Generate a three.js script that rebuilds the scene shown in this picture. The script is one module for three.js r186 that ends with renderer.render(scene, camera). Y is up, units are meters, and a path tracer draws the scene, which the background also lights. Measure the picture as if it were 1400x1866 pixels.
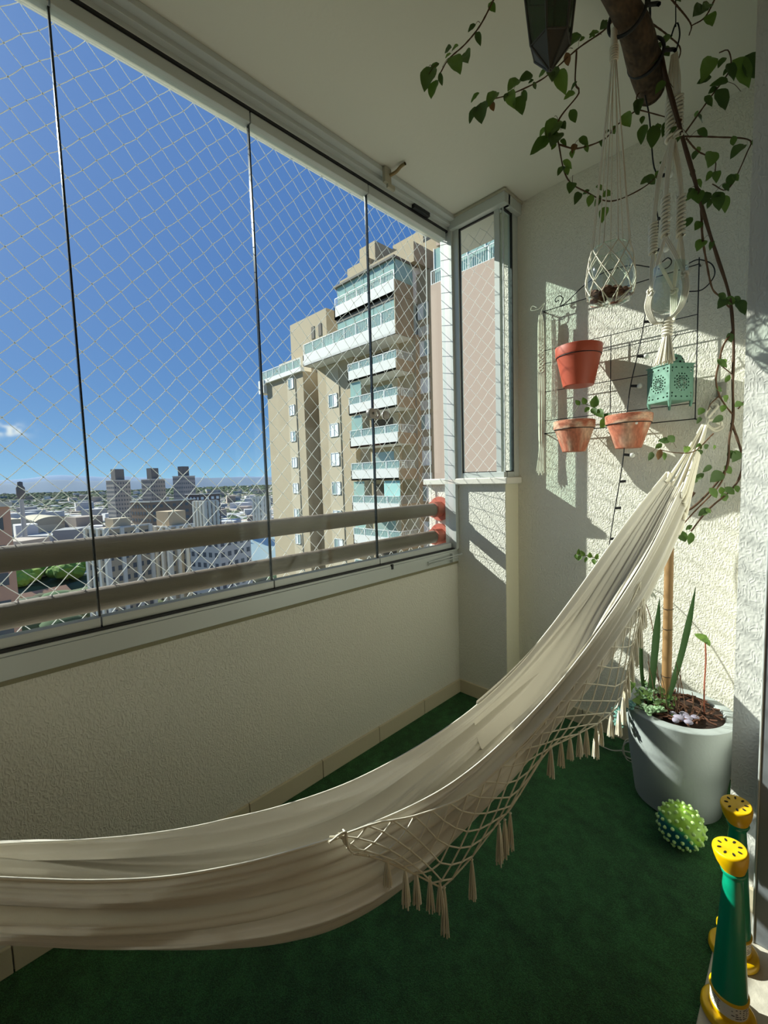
import * as THREE from 'three';
import { mergeGeometries } from 'three/addons/utils/BufferGeometryUtils.js';
import { RoundedBoxGeometry } from 'three/addons/geometries/RoundedBoxGeometry.js';

// ------------------------------------------------------------------ camera, sky, sun, exposure
const scene = new THREE.Scene();
const camera = new THREE.PerspectiveCamera(99.8, 1400 / 1866, 0.03, 30000);
camera.rotation.order = 'YXZ';
camera.position.set(0, 1.25, 0);
camera.rotation.set(-0.07867, 0.79234, -0.03092);
const renderer = new THREE.WebGLRenderer({ antialias: true });
renderer.toneMapping = THREE.LinearToneMapping;
renderer.toneMappingExposure = 1.06;
renderer.shadowMap.enabled = true;

const SUN_TRAVEL = new THREE.Vector3(1, -0.64, -0.37).normalize();
const SUN_POWER = 9.5;
const sun = new THREE.DirectionalLight(new THREE.Color(1, 0.96, 0.89), SUN_POWER);
sun.position.copy(SUN_TRAVEL).multiplyScalar(-30);
sun.target.position.set(-0.7, 1.2, -1.5);
sun.position.add(sun.target.position);
sun.castShadow = true;
sun.shadow.mapSize.set(4096, 4096);
Object.assign(sun.shadow.camera, { left: -8, right: 8, top: 8, bottom: -8, near: 1, far: 80 });
sun.shadow.radius = 1;
scene.add(sun, sun.target);

const mix = (a, b, t) => a + (b - a) * t;
const clamp01 = (t) => Math.min(1, Math.max(0, t));
const smooth = (a, b, x) => { const t = clamp01((x - a) / (b - a)); return t * t * (3 - 2 * t); };
let seedState = 12345;
const rnd = () => { seedState = (seedState * 1664525 + 1013904223) >>> 0; return seedState / 4294967296; };
const hash = (x, y) => { let h = Math.imul(x, 374761393) ^ Math.imul(y, 668265263); h = Math.imul(h ^ (h >>> 13), 1274126177); return ((h ^ (h >>> 16)) >>> 0) / 4294967296; };
function noise(x, y, px, py = px) {                                     // value noise that repeats every px, py cells
  const x0 = Math.floor(x), y0 = Math.floor(y), fx = x - x0, fy = y - y0, m = (a, n) => ((a % n) + n) % n;
  const u = fx * fx * (3 - 2 * fx), v = fy * fy * (3 - 2 * fy);
  const a = hash(m(x0, px), m(y0, py)), b = hash(m(x0 + 1, px), m(y0, py)), c = hash(m(x0, px), m(y0 + 1, py)), d = hash(m(x0 + 1, px), m(y0 + 1, py));
  return mix(mix(a, b, u), mix(c, d, u), v);
}

{ // clear afternoon sky, bluer overhead, paler low down and towards the sun, one small cloud low in the west
  const W = 2048, Hh = 1024, data = new Float32Array(W * Hh * 4), toSun = SUN_TRAVEL.clone().negate(), d = new THREE.Vector3();
  for (let y = 0; y < Hh; y++) for (let x = 0; x < W; x++) {
    const el = ((y + 0.5) / Hh - 0.5) * Math.PI, az = ((x + 0.5) / W - 0.5) * 2 * Math.PI;
    d.set(Math.cos(el) * Math.cos(az), Math.sin(el), Math.cos(el) * Math.sin(az));
    const h = Math.max(0, d.y), t = Math.pow(1 - h, 5.0), t2 = Math.pow(1 - h, 16);
    let r = 0.047 + 0.10 * t + 0.17 * t2, g = 0.165 + 0.21 * t + 0.22 * t2, b = 0.49 + 0.24 * t + 0.10 * t2;
    const c = Math.max(0, d.dot(toSun)), glow = 0.13 * Math.pow(c, 2.5) + 0.5 * Math.pow(c, 40);
    r += glow * 1.0; g += glow * 1.05; b += glow * 1.15;
    const dz = Math.atan2(d.z, -d.x) + 0.072, cl = Math.exp(-Math.pow(dz / 0.022, 2) - Math.pow((el - 0.102) / 0.010, 2)) * smooth(0.25, 0.7, noise(az * 160, el * 220, 4096));
    r = mix(r, 0.86, clamp01(cl * 1.3)); g = mix(g, 0.88, clamp01(cl * 1.3)); b = mix(b, 0.92, clamp01(cl * 1.3));
    if (d.y < 0) { const k = smooth(0, -0.05, d.y); r = mix(r, 0.17, k); g = mix(g, 0.19, k); b = mix(b, 0.18, k); }
    const i = (y * W + x) * 4; data[i] = r; data[i + 1] = g; data[i + 2] = b; data[i + 3] = 1;
  }
  const sky = new THREE.DataTexture(data, W, Hh, THREE.RGBAFormat, THREE.FloatType);
  sky.mapping = THREE.EquirectangularReflectionMapping; sky.magFilter = THREE.LinearFilter; sky.minFilter = THREE.LinearFilter; sky.needsUpdate = true;
  scene.background = sky; scene.environment = sky;
}

// ------------------------------------------------------------------ helpers
const names = new Map();
function numbered(name) { const n = names.get(name) ?? 0; names.set(name, n + 1); return n ? `${name}_${String(n).padStart(3, '0')}` : name; }
const V = (x, y, z) => new THREE.Vector3(x, y, z);
const toV = (p) => new THREE.Vector3(p[0], p[1], p[2]);
function tag(o, label, category, group) { o.userData.label = label; if (category) o.userData.category = category; if (group) o.userData.group = group; return o; }
function struct(o) { o.userData.kind = 'structure'; return o; }
function stuff(o) { o.userData.kind = 'stuff'; return o; }
function base(name, label, category, pos = [0, 0, 0], group) {
  const o = new THREE.Group(); o.name = numbered(name); o.position.set(...pos); scene.add(o);
  if (label) tag(o, label, category, group);
  return o;
}
function merged(list) {
  if (list.length === 1) return list[0];
  return mergeGeometries(list.map((g) => { const n = g.index ? g.toNonIndexed() : g; for (const k of Object.keys(n.attributes)) if (!['position', 'normal', 'uv'].includes(k)) n.deleteAttribute(k); return n; }));
}
function mesh(name, geo, mat, parent = scene) {
  const m = new THREE.Mesh(Array.isArray(geo) ? merged(geo) : geo, mat);
  m.name = numbered(name); m.castShadow = m.receiveShadow = true; parent.add(m); return m;
}
function metric(g, s = 1) {                                             // uv in metres (times s), by the face's main direction
  const n0 = g.index ? g.toNonIndexed() : g, p = n0.attributes.position, n = n0.attributes.normal, uv = new Float32Array(p.count * 2);
  for (let i = 0; i < p.count; i++) {
    const ax = Math.abs(n.getX(i)), ay = Math.abs(n.getY(i)), az = Math.abs(n.getZ(i));
    const [u, v] = ay > ax && ay > az ? [p.getX(i), p.getZ(i)] : ax > az ? [p.getZ(i), p.getY(i)] : [p.getX(i), p.getY(i)];
    uv[2 * i] = u * s; uv[2 * i + 1] = v * s;
  }
  n0.setAttribute('uv', new THREE.BufferAttribute(uv, 2)); return n0;
}
function box(x0, x1, y0, y1, z0, z1, bevel = 0) {                       // box between world limits, uv in metres
  const w = x1 - x0, h = y1 - y0, d = z1 - z0;
  const g = bevel ? new RoundedBoxGeometry(w, h, d, 2, bevel) : new THREE.BoxGeometry(w, h, d);
  return metric(g.translate((x0 + x1) / 2, (y0 + y1) / 2, (z0 + z1) / 2));
}
function rod(a, b, r, r2 = r, n = 6) {                                  // straight round bar from a to b
  const d = b.clone().sub(a), g = new THREE.CylinderGeometry(r2, r, d.length(), n, 1);
  g.applyQuaternion(new THREE.Quaternion().setFromUnitVectors(V(0, 1, 0), d.clone().normalize()));
  return g.translate((a.x + b.x) / 2, (a.y + b.y) / 2, (a.z + b.z) / 2);
}
function tube(pts, r, seg = 0, n = 6, tension = 0.5) {                  // smooth bent bar; r may be a function of 0..1
  const c = new THREE.CatmullRomCurve3(pts, false, 'catmullrom', tension), k = seg || pts.length * 6, f = typeof r === 'function' ? r : null;
  const g = new THREE.TubeGeometry(c, k, f ? 1 : r, n, false);
  if (f) {
    const p = g.attributes.position, q = new THREE.Vector3();
    for (let i = 0; i <= k; i++) { c.getPointAt(i / k, q); const s = f(i / k); for (let j = 0; j <= n; j++) { const a = i * (n + 1) + j; p.setXYZ(a, q.x + (p.getX(a) - q.x) * s, q.y + (p.getY(a) - q.y) * s, q.z + (p.getZ(a) - q.z) * s); } }
    g.computeVertexNormals();
  }
  return g;
}
const ball = (p, r, a = 8, b = 6) => new THREE.SphereGeometry(r, a, b).translate(p.x, p.y, p.z);
const lathe = (pts, n = 40) => new THREE.LatheGeometry(pts.map((p) => new THREE.Vector2(p[0], p[1])), n);

// ------------------------------------------------------------------ textures
function texture(n, f, channels = 1, srgb = false) {
  const data = new Uint8Array(n * n * 4);
  for (let y = 0; y < n; y++) for (let x = 0; x < n; x++) {
    const v = f(x / n, y / n), i = (y * n + x) * 4;
    if (channels === 1) data[i] = data[i + 1] = data[i + 2] = 255 * clamp01(v); else for (let c = 0; c < 3; c++) data[i + c] = 255 * clamp01(v[c]);
    data[i + 3] = 255;
  }
  const t = new THREE.DataTexture(data, n, n); t.wrapS = t.wrapT = THREE.RepeatWrapping; t.magFilter = THREE.LinearFilter; t.minFilter = THREE.LinearMipmapLinearFilter; t.generateMipmaps = true;
  if (srgb) t.colorSpace = THREE.SRGBColorSpace;
  t.needsUpdate = true; return t;
}
const rep = (t, s, sy = s) => { const c = t.clone(); c.repeat.set(s, sy); c.needsUpdate = true; return c; };
const stuccoTex = texture(1024, (u, v) => {                             // 0.6 m tile of trowelled worm-like render
  const wx = noise(u * 40, v * 40, 40) * 1.1, wy = noise(u * 40 + 7, v * 40 + 3, 40) * 1.1;
  const a = noise(u * 96 + wx, v * 52 + wy, 96, 52), b = noise(u * 140 + wy, v * 90 + wx, 140, 90), c = noise(u * 200, v * 200, 200);
  const ridge = 1 - Math.abs(a * 2 - 1);
  return 0.55 * smooth(0.3, 1.0, ridge) + 0.3 * smooth(0.25, 0.85, b) + 0.08 * c;
});
const fineTex = texture(512, (u, v) => 0.5 * noise(u * 40, v * 40, 40) + 0.3 * noise(u * 120, v * 120, 120) + 0.2 * noise(u * 250, v * 250, 250));
const weaveTex = texture(512, (u, v) => 0.5 + 0.25 * Math.sin(u * Math.PI * 2 * 64) * Math.sin(v * Math.PI * 2 * 64) + 0.25 * (noise(u * 128, v * 40, 128, 40) - 0.5));
const pileTex = texture(1024, (u, v) => 0.6 * noise(u * 300, v * 300, 300) + 0.4 * noise(u * 500, v * 500, 500));
const pileColour = texture(1024, (u, v) => {
  const n = 0.55 * noise(u * 260, v * 260, 260) + 0.25 * noise(u * 18, v * 18, 18) + 0.2 * noise(u * 5, v * 5, 5), k = 0.55 + 0.85 * n;
  return [0.205 * k, 0.385 * k, 0.215 * k];
}, 3, true);
const smudge = texture(512, (u, v) => 0.35 + 0.5 * noise(u * 6, v * 6, 6) + 0.15 * noise(u * 30, v * 30, 30));
const clayColour = texture(512, (u, v) => {
  const n = smooth(0.35, 0.75, 0.6 * noise(u * 7, v * 5, 7, 5) + 0.4 * noise(u * 22, v * 16, 22, 16)), k = 0.9 + 0.2 * noise(u * 90, v * 90, 90);
  return [mix(0.68, 0.80, n) * k, mix(0.40, 0.66, n) * k, mix(0.30, 0.56, n) * k];
}, 3, true);
const barkTex = texture(512, (u, v) => 0.6 * noise(u * 30, v * 8, 30, 8) + 0.4 * noise(u * 90, v * 30, 90, 30));
const barkColour = texture(512, (u, v) => { const n = 0.6 * noise(u * 24, v * 8, 24, 8) + 0.4 * noise(u * 80, v * 40, 80, 40), k = 0.5 + 0.8 * n; return [0.33 * k, 0.265 * k, 0.195 * k]; }, 3, true);
const cityColour = texture(1024, (u, v) => {                            // streets, roofs and greenery seen from far above
  const a = noise(u * 60, v * 60, 60), b = noise(u * 200, v * 200, 200), c = noise(u * 14, v * 14, 14), g = smooth(0.45, 0.6, 0.6 * c + 0.4 * a), k = 0.8 + 0.4 * b;
  return [mix(0.50, 0.30, g) * k, mix(0.48, 0.38, g) * k, mix(0.46, 0.28, g) * k];
}, 3, true);

// ------------------------------------------------------------------ materials
const std = (color, roughness = 0.8, more = {}) => new THREE.MeshStandardMaterial({ color, roughness, ...more });
const phys = (color, roughness, more) => new THREE.MeshPhysicalMaterial({ color, roughness, ...more });
const both = { side: THREE.DoubleSide };
const M = {
  stucco: std('#e1ded0', 0.92, { bumpMap: rep(stuccoTex, 1 / 0.46), bumpScale: 0.0019 }),
  column: std('#dddbd0', 0.92, { bumpMap: rep(stuccoTex, 1 / 0.46), bumpScale: 0.0019 }),
  bigStucco: std('#dedcd3', 0.92, { bumpMap: rep(stuccoTex, 1 / 0.55), bumpScale: 0.0009 }),
  smoothSide: std('#ddd8bf', 0.9, { bumpMap: rep(fineTex, 2), bumpScale: 0.0008 }),
  ceiling: std('#dcdacd', 0.95, { bumpMap: rep(fineTex, 1), bumpScale: 0.0006 }),
  tile: std('#cfc3a6', 0.55, { bumpMap: rep(fineTex, 3), bumpScale: 0.0003 }),
  stone: std('#dcd8cd', 0.6, { bumpMap: rep(fineTex, 4), bumpScale: 0.0004 }),
  threshold: std('#cfc8b8', 0.7, { bumpMap: rep(fineTex, 4), bumpScale: 0.0005 }),
  carpet: std('#ffffff', 0.98, { map: rep(pileColour, 2), bumpMap: rep(pileTex, 2.4), bumpScale: 0.004 }),
  livingFloor: std('#a98d6d', 0.5), livingWall: std('#e6e2d6', 0.9),
  alu: std('#c3c8c4', 0.42, { metalness: 0.15 }), aluDark: std('#8b9196', 0.5, { metalness: 0.2 }), seal: std('#2c3233', 0.14, { metalness: 0.25 }), black: std('#17181a', 0.55),
  sealant: std('#aaa592', 0.8), dirtySill: std('#8f8a6f', 0.95, { bumpMap: rep(fineTex, 3), bumpScale: 0.001 }),
  glass: phys('#f6fbf9', 0.0, { transmission: 1, thickness: 0, ior: 1.5, specularIntensity: 0.3 }),
  jar: phys('#f4faf7', 0.03, { transmission: 1, thickness: 0, ior: 1.5 }),
  greenGlass: phys('#4f7050', 0.05, { transmission: 0.85, thickness: 0, ior: 1.5 }),
  net: phys('#f2f3f0', 0.8, { transmission: 0.35, thickness: 0 }), rail: std('#786a5c', 0.7, { bumpMap: rep(fineTex, 3), bumpScale: 0.0008 }), bracket: std('#b8624e', 0.6),
  cloth: phys('#e7e1d3', 0.95, { transmission: 0.045, thickness: 0, bumpMap: rep(weaveTex, 14, 10), bumpScale: 0.0006, side: THREE.DoubleSide }),
  cotton: std('#ece6d6', 0.95), rope: std('#e9e2cf', 0.95),
  wire: std('#1d1d1f', 0.5, { metalness: 0.3 }), iron: std('#4a4944', 0.55, { metalness: 0.3 }), zinc: std('#9b988e', 0.5, { metalness: 0.1 }),
  redPlastic: phys('#b34c2f', 0.5, { transmission: 0.12, thickness: 0, side: THREE.DoubleSide }), clay: std('#ffffff', 0.9, { map: clayColour, bumpMap: rep(fineTex, 2), bumpScale: 0.0006, side: THREE.DoubleSide }),
  teal: std('#648f7b', 0.55), soil: std('#3b2618', 1, { bumpMap: rep(fineTex, 6), bumpScale: 0.006 }), bark: std('#ffffff', 0.95, { map: barkColour, bumpMap: barkTex, bumpScale: 0.004 }),
  bamboo: std('#947248', 0.6), vine: std('#4a3422', 0.9), twig: std('#5a3f28', 0.85), redStem: std('#8d4a33', 0.7),
  planter: std('#9aa19f', 0.75, { bumpMap: rep(fineTex, 2), bumpScale: 0.0004 }),
  leaf: [['#4c6c24', 0.35], ['#5d802c', 0.4], ['#6d9035', 0.45], ['#435f22', 0.3]].map(([c, t]) => phys(c, 0.6, { transmission: t, thickness: 0, side: THREE.DoubleSide })),
  dryLeaf: phys('#7d5a35', 0.8, { transmission: 0.3, thickness: 0, side: THREE.DoubleSide }),
  snake: std('#2f5a1c', 0.62, both), succulent: std('#7d9a72', 0.6), blueSucculent: std('#6d9a8e', 0.65), pebble: std('#8f8899', 0.7), chip: std('#5a3826', 0.9),
  yellow: phys('#f5c400', 0.38, { clearcoat: 0.3 }), green: phys('#079a74', 0.35, { clearcoat: 0.3 }), label: std('#f1eee2', 0.6), dark: std('#141210', 0.8),
  bulb: phys('#f4f4ee', 0.25, { transmission: 0.35, thickness: 0 }), lock: phys('#b3aca4', 0.25, { transmission: 0.3, thickness: 0 }), brass: std('#8d7a55', 0.45, { metalness: 0.6 }),
  cable: std('#cfcabb', 0.6),
};
M.wireRack = M.wire;

// ------------------------------------------------------------------ the room
const XW = -1.44, ZE = -2.128, ZC = -1.996, XC = -1.135, CEIL = 2.61, ZN = 1.15;
struct(mesh('floor', box(-1.60, -0.155, -0.12, 0, ZE - 0.05, ZN), M.carpet));
struct(mesh('floor_slab', box(-1.62, 3.3, -0.35, -0.121, ZE - 0.2, 2.3), M.stone));
struct(mesh('floor_indoors', box(-0.02, 3.2, -0.12, 0.0, ZE - 0.05, 2.2), M.livingFloor));
struct(mesh('trim_1', box(-0.155, -0.02, -0.12, 0.006, -1.5, ZN, 0.003), M.threshold));
struct(mesh('ceiling', box(-1.62, 3.2, CEIL, CEIL + 0.25, ZE - 0.2, 2.3), M.ceiling));
struct(mesh('wall_left', box(-1.59, XW, -0.12, 0.765, ZC, ZN), M.stucco));
struct(mesh('wall_end', box(-1.225, 0.2, -0.12, CEIL, ZE - 0.17, ZE), M.stucco));
struct(mesh('trim_5', box(-1.245, -1.224, 1.235, CEIL, ZE - 0.17, ZE + 0.004, 0.003), M.stone));
struct(mesh('wall_corner', [box(-1.64, XC, -0.12, 1.2, ZE, ZC)], M.column));
struct(mesh('wall_corner_side', box(XC, XC + 0.0015, 0.075, 1.2, ZE, ZC - 0.002), M.smoothSide));
struct(mesh('wall_right', box(-0.15, 0.2, -0.12, CEIL, ZE, -1.5), M.bigStucco));
struct(mesh('wall_near', box(-1.60, 0.2, -0.12, CEIL, ZN, ZN + 0.15), M.stucco));
struct(mesh('wall_header', box(-0.15, 0.05, 2.5, CEIL, -1.5, ZN), M.bigStucco));
struct(mesh('wall_indoors_back', box(3.2, 3.3, -0.12, CEIL, ZE, 2.3), M.livingWall));
struct(mesh('wall_indoors_end', box(0.2, 3.2, -0.12, CEIL, ZE - 0.17, ZE), M.livingWall));
struct(mesh('wall_indoors_near', box(-0.15, 3.2, -0.12, CEIL, 2.2, 2.3), M.livingWall));
struct(mesh('wall_indoors_side', box(0.05, 0.2, -0.12, CEIL, ZN, 2.2), M.livingWall));
struct(mesh('trim_2', box(XW - 0.02, XW + 0.006, 0.755, 0.768, ZC, ZN), M.dirtySill));

{ // skirting tiles along the parapet and round the corner pillar, each its own piece with a thin joint
  const b1 = struct(base('baseboard_left')), b2 = struct(base('baseboard_corner')), b3 = struct(base('baseboard_end'));
  for (let z = ZC, k = 0; z < ZN; z += 0.331, k++) mesh('tile', box(XW, XW + 0.012, 0, 0.075, z + 0.0015, Math.min(z + 0.331, ZN) - 0.0015, 0.002), M.tile, b1);
  mesh('tile', box(XW + 0.0125, XC + 0.012, 0, 0.075, ZC, ZC + 0.012, 0.002), M.tile, b2);
  mesh('tile', box(XC, XC + 0.012, 0, 0.075, ZE + 0.013, ZC - 0.001, 0.002), M.tile, b2);
  for (let x = XC + 0.013; x < -0.16; x += 0.331) mesh('tile', box(x + 0.0015, Math.min(x + 0.331, -0.152) - 0.0015, 0, 0.075, ZE, ZE + 0.012, 0.002), M.tile, b3);
}
struct(mesh('sill_1', box(-1.66, XC + 0.024, 1.2, 1.235, ZE, ZC + 0.026, 0.006), M.stone));

{ // frameless folding glass: tracks, glass panels with their own rails, seals and fittings
  const w = struct(base('window_1'));
  mesh('top_track', [box(-1.52, -1.446, 2.556, CEIL, ZC, ZN, 0.002), box(-1.45, -1.424, 2.572, CEIL, ZC, ZN, 0.002), box(-1.43, -1.395, 2.588, CEIL, ZC, ZN, 0.002)], M.alu, w);
  mesh('track_groove', box(-1.49, -1.4475, 2.5465, 2.5562, ZC, ZN), M.black, w);
  mesh('bottom_track', [box(-1.525, -1.432, 0.768, 0.828, ZC, ZN, 0.002), box(-1.50, -1.436, 0.828, 0.838, ZC, ZN, 0.002)], M.alu, w);
  mesh('track_groove', box(-1.50, -1.438, 0.838, 0.845, ZC, ZN), M.black, w);
  const J = [-1.960, -1.397, -0.833, -0.269, 0.295, 0.859, ZN];
  for (let i = 0; i + 1 < J.length; i++) {
    const a = J[i] + 0.002, b = J[i + 1] - 0.002, p = mesh('glass_panel', box(-1.474, -1.466, 0.872, 2.509, a, b), M.glass, w);
    mesh('panel_rail', [box(-1.487, -1.452, 0.845, 0.873, a, b, 0.002), box(-1.487, -1.452, 2.508, 2.546, a, b, 0.002)], M.alu, p);
    if (i) mesh('edge_seal', box(-1.477, -1.463, 0.873, 2.508, a - 0.004, a + 0.0015, 0.0015), M.seal, p);
  }
  mesh('corner_post', [box(-1.50, -1.425, 0.838, 2.60, ZC, ZC + 0.026, 0.003)], M.alu, w);
  mesh('drain_rod', [rod(V(-1.426, 0.802, -1.72), V(-1.405, 0.812, -1.985), 0.004, 0.004, 8), rod(V(-1.424, 0.79, -1.72), V(-1.41, 0.797, -1.96), 0.003, 0.003, 8), box(-1.432, -1.412, 0.775, 0.822, -1.925, -1.915, 0.001), ball(V(-1.405, 0.812, -1.985), 0.007)], M.alu, w);
  mesh('rail_stop', box(-1.437, -1.428, 0.812, 0.836, -1.462, -1.45), M.black, w);
  mesh('track_stop', box(-1.447, -1.428, 2.552, 2.573, -1.80, -1.68, 0.003), M.black, w);
  mesh('glass_lock', [new THREE.TorusGeometry(0.019, 0.0065, 10, 28).rotateY(Math.PI / 2).translate(-1.452, 1.545, -1.40), lathe([[0, -0.012], [0.02, -0.012], [0.024, -0.008], [0.024, 0.008], [0.02, 0.012], [0, 0.012]], 24).rotateZ(Math.PI / 2).translate(-1.452, 1.545, -1.37), lathe([[0, -0.006], [0.02, -0.006], [0.021, 0.006], [0, 0.006]], 24).rotateZ(Math.PI / 2).translate(-1.455, 1.545, -1.465)], M.lock, w);
  mesh('lock_pin', rod(V(-1.44, 1.545, -1.37), V(-1.437, 1.545, -1.37), 0.006, 0.006, 12), M.iron, w);
}
{ // the latch left hanging open under the top track
  const l = base('window_latch', 'small beige plastic latch hanging open from the top window track', 'latch', [-1.39, 2.585, -1.44]);
  mesh('latch_body', [box(-0.006, 0.012, -0.045, 0.02, -0.03, 0.01, 0.003), box(-0.004, 0.01, -0.06, -0.04, -0.055, -0.01, 0.003)], M.sealant, l);
  mesh('lever', tube([V(0.01, -0.01, -0.02), V(0.035, 0.0, -0.035), V(0.06, 0.012, -0.04), V(0.085, 0.012, -0.04)], 0.0075, 12, 6), M.brass, l);
}
{ // the small fixed corner window above the pillar
  const w = struct(base('window_2'));
  const y0 = 1.235, y1 = 2.61, t = 0.028;
  mesh('window_frame', [box(-1.43, -1.392, y0, y1, ZC - 0.02, ZC + 0.012, 0.002), box(-1.43, XC, y0, y0 + t, ZC - 0.02, ZC + 0.008, 0.002), box(-1.43, XC + 0.03, 2.548, y1, ZC - 0.02, ZC + 0.035, 0.003),
    box(-1.182, -1.154, y0, y1, ZC - 0.003, ZC + 0.003), box(XC - 0.004, XC + 0.002, y0, y1, ZC - 0.006, ZC + 0.0), box(XC - 0.02, XC + 0.006, y0, y0 + t, ZE, ZC - 0.02, 0.002), box(XC - 0.02, XC + 0.03, 2.548, y1, ZE, ZC, 0.003), box(XC - 0.02, XC + 0.008, y0, y1, ZE, ZE + 0.05, 0.002)], M.alu, w);
  mesh('gasket', [box(-1.393, -1.387, y0 + t, 2.548, ZC - 0.006, ZC + 0.004), box(-1.392, -1.182, 2.541, 2.549, ZC - 0.006, ZC + 0.004), box(-1.392, -1.182, y0 + t - 0.001, y0 + t + 0.005, ZC - 0.006, ZC + 0.004),
    box(XC - 0.006, XC + 0.004, 2.541, 2.549, ZE + 0.048, ZC - 0.008), box(XC - 0.006, XC + 0.005, y0 + t, 2.548, ZE + 0.049, ZE + 0.056), box(XC - 0.006, XC + 0.004, y0 + t - 0.001, y0 + t + 0.005, ZE + 0.048, ZC - 0.008)], M.black, w);
  mesh('window_pane', box(-1.39, XC - 0.005, y0 + t, 2.545, ZC - 0.004, ZC - 0.001), M.glass, w);
  mesh('window_pane', box(XC - 0.003, XC + 0.001, y0 + t, 2.545, ZE + 0.05, ZC - 0.007), M.glass, w);
}
{ // sealant bead where the corner frame meets the ceiling
  struct(mesh('trim_3', [box(-1.405, XC + 0.035, 2.596, CEIL, ZC + 0.03, ZC + 0.043, 0.004), box(XC + 0.026, XC + 0.038, 2.596, CEIL, ZE, ZC + 0.04, 0.004)], M.sealant));
}
{ // jamb of the sliding door beside the camera
  const d = struct(base('door_1'));
  mesh('door_frame', box(-0.083, -0.02, 0.006, 2.5, -1.5, -1.392, 0.004), M.aluDark, d);
  mesh('door_edge', box(-0.086, -0.081, 0.006, 2.5, -1.42, -1.39, 0.002), M.alu, d);
}
struct(mesh('trim_4', box(-0.155, -0.083, 0.0, 0.075, -1.5, -1.488, 0.003), M.tile));

// ------------------------------------------------------------------ guard rail and safety net outside the glass
{
  const g = base('guard_rail', 'beige double pipe guard rail running outside the glass above the parapet', 'railing', [-1.555, 0, 0]);
  for (const y of [1.062, 0.905]) {
    mesh('rail_bar', rod(V(0, y, ZC + 0.012), V(0, y, ZN), 0.036, 0.036, 28), M.rail, g);
    mesh('rail_bracket', [rod(V(0, y, ZC), V(0, y, ZC + 0.07), 0.046, 0.046, 28), rod(V(0, y, ZC), V(0, y, ZC + 0.014), 0.07, 0.07, 28)], M.bracket, g);
  }
}
{
  const g = base('safety_net', 'white knotted safety net stretched across the balcony opening behind the glass', 'net');
  const hz = 0.04, hy = 0.0425, x0 = -1.612;
  const sheet = (z0, z1, y0, y1, place, jitter) => {
    const strands = [], knots = [], node = new Map();
    const at = (i, j) => { const k = i * 1000 + j; if (!node.has(k)) { const y = y1 - j * hy, z = z0 + i * hz; node.set(k, place(z + (hash(i, j * 7 + 1) - 0.5) * jitter, y + (hash(i + 99, j) - 0.5) * jitter)); } return node.get(k); };
    const ni = Math.floor((z1 - z0) / hz), nj = Math.floor((y1 - y0) / hy);
    for (let i = 0; i <= ni; i++) for (let j = 0; j <= nj; j++) {
      if ((i + j) & 1) continue;
      const p = at(i, j);
      if (j < nj) for (const s of [-1, 1]) { if (i + s < 0 || i + s > ni) continue; const q = at(i + s, j + 1), m = p.clone().lerp(q, 0.5); m.y -= 0.0012; strands.push(rod(p, m, 0.00112, 0.00112, 5), rod(m, q, 0.00112, 0.00112, 5)); }
      knots.push(new THREE.OctahedronGeometry(0.0029).translate(p.x, p.y, p.z));
    }
    return [strands, knots];
  };
  const [s1, k1] = sheet(ZC + 0.01, 1.0, 0.62, 2.6, (z, y) => V(x0 + 0.006 * Math.sin(z * 3), y, z), 0.006);
  const [s2, k2] = sheet(0, 0.36, 1.24, 2.6, (t, y) => V(-1.6 + t, y, ZE - 0.02 + 0.0 * t), 0.006);
  mesh('net_sheet', s1, M.net, g); mesh('net_knots', k1, M.net, g); mesh('net_sheet', s2, M.net, g); mesh('net_knots', k2, M.net, g);
  mesh('border_rope', [tube([V(x0, 2.6, ZC + 0.01), V(x0, 1.6, ZC + 0.012), V(x0, 0.62, ZC + 0.01)], 0.003, 20, 6), tube([V(x0, 2.598, ZC), V(x0, 2.6, 0), V(x0, 2.598, 1.0)], 0.003, 30, 6)], M.net, g);
}

// ------------------------------------------------------------------ hammock
const HAMMOCK = [[.25, 1.24, 1.2, 1.035], [.35, 1.165, 1.099, .925], [.45, 1.086, 1.003, .826], [.55, 1.003, .92, .743], [.65, .918, .846, .674], [.75, .834, .779, .613], [.85, .755, .716, .561], [.95, .685, .66, .513], [1.05, .628, .613, .466], [1.15, .583, .574, .421], [1.25, .55, .542, .38], [1.35, .525, .522, .331], [1.45, .508, .516, .281], [1.55, .499, .519, .256], [1.65, .5, .528, .263], [1.75, .508, .545, .297], [1.85, .524, .567, .349], [1.95, .549, .597, .411], [2.05, .583, .641, .478], [2.15, .624, .696, .552], [2.45, .76, .87, .74], [2.75, .98, 1.05, .95], [3, 1.2, 1.24, 1.14]]; // distance from the wall hook, heights of far lip, near lip and belly
const FRINGE_TOP = [[1.647, .55], [1.562, .539], [1.483, .514], [1.418, .503], [1.347, .494], [1.271, .499], [1.189, .523], [1.106, .548], [1.036, .579], [.958, .625], [.859, .669], [.753, .717], [.657, .782], [.594, .841], [.548, .888]], FRINGE_BOTTOM = [[1.611, .514], [1.539, .449], [1.478, .392], [1.407, .321], [1.321, .349], [1.226, .396], [1.18, .411], [1.064, .494], [1.025, .513], [.933, .507], [.797, .502], [.701, .514], [.644, .587], [.607, .685], [.556, .809]];  // distance, height
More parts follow.
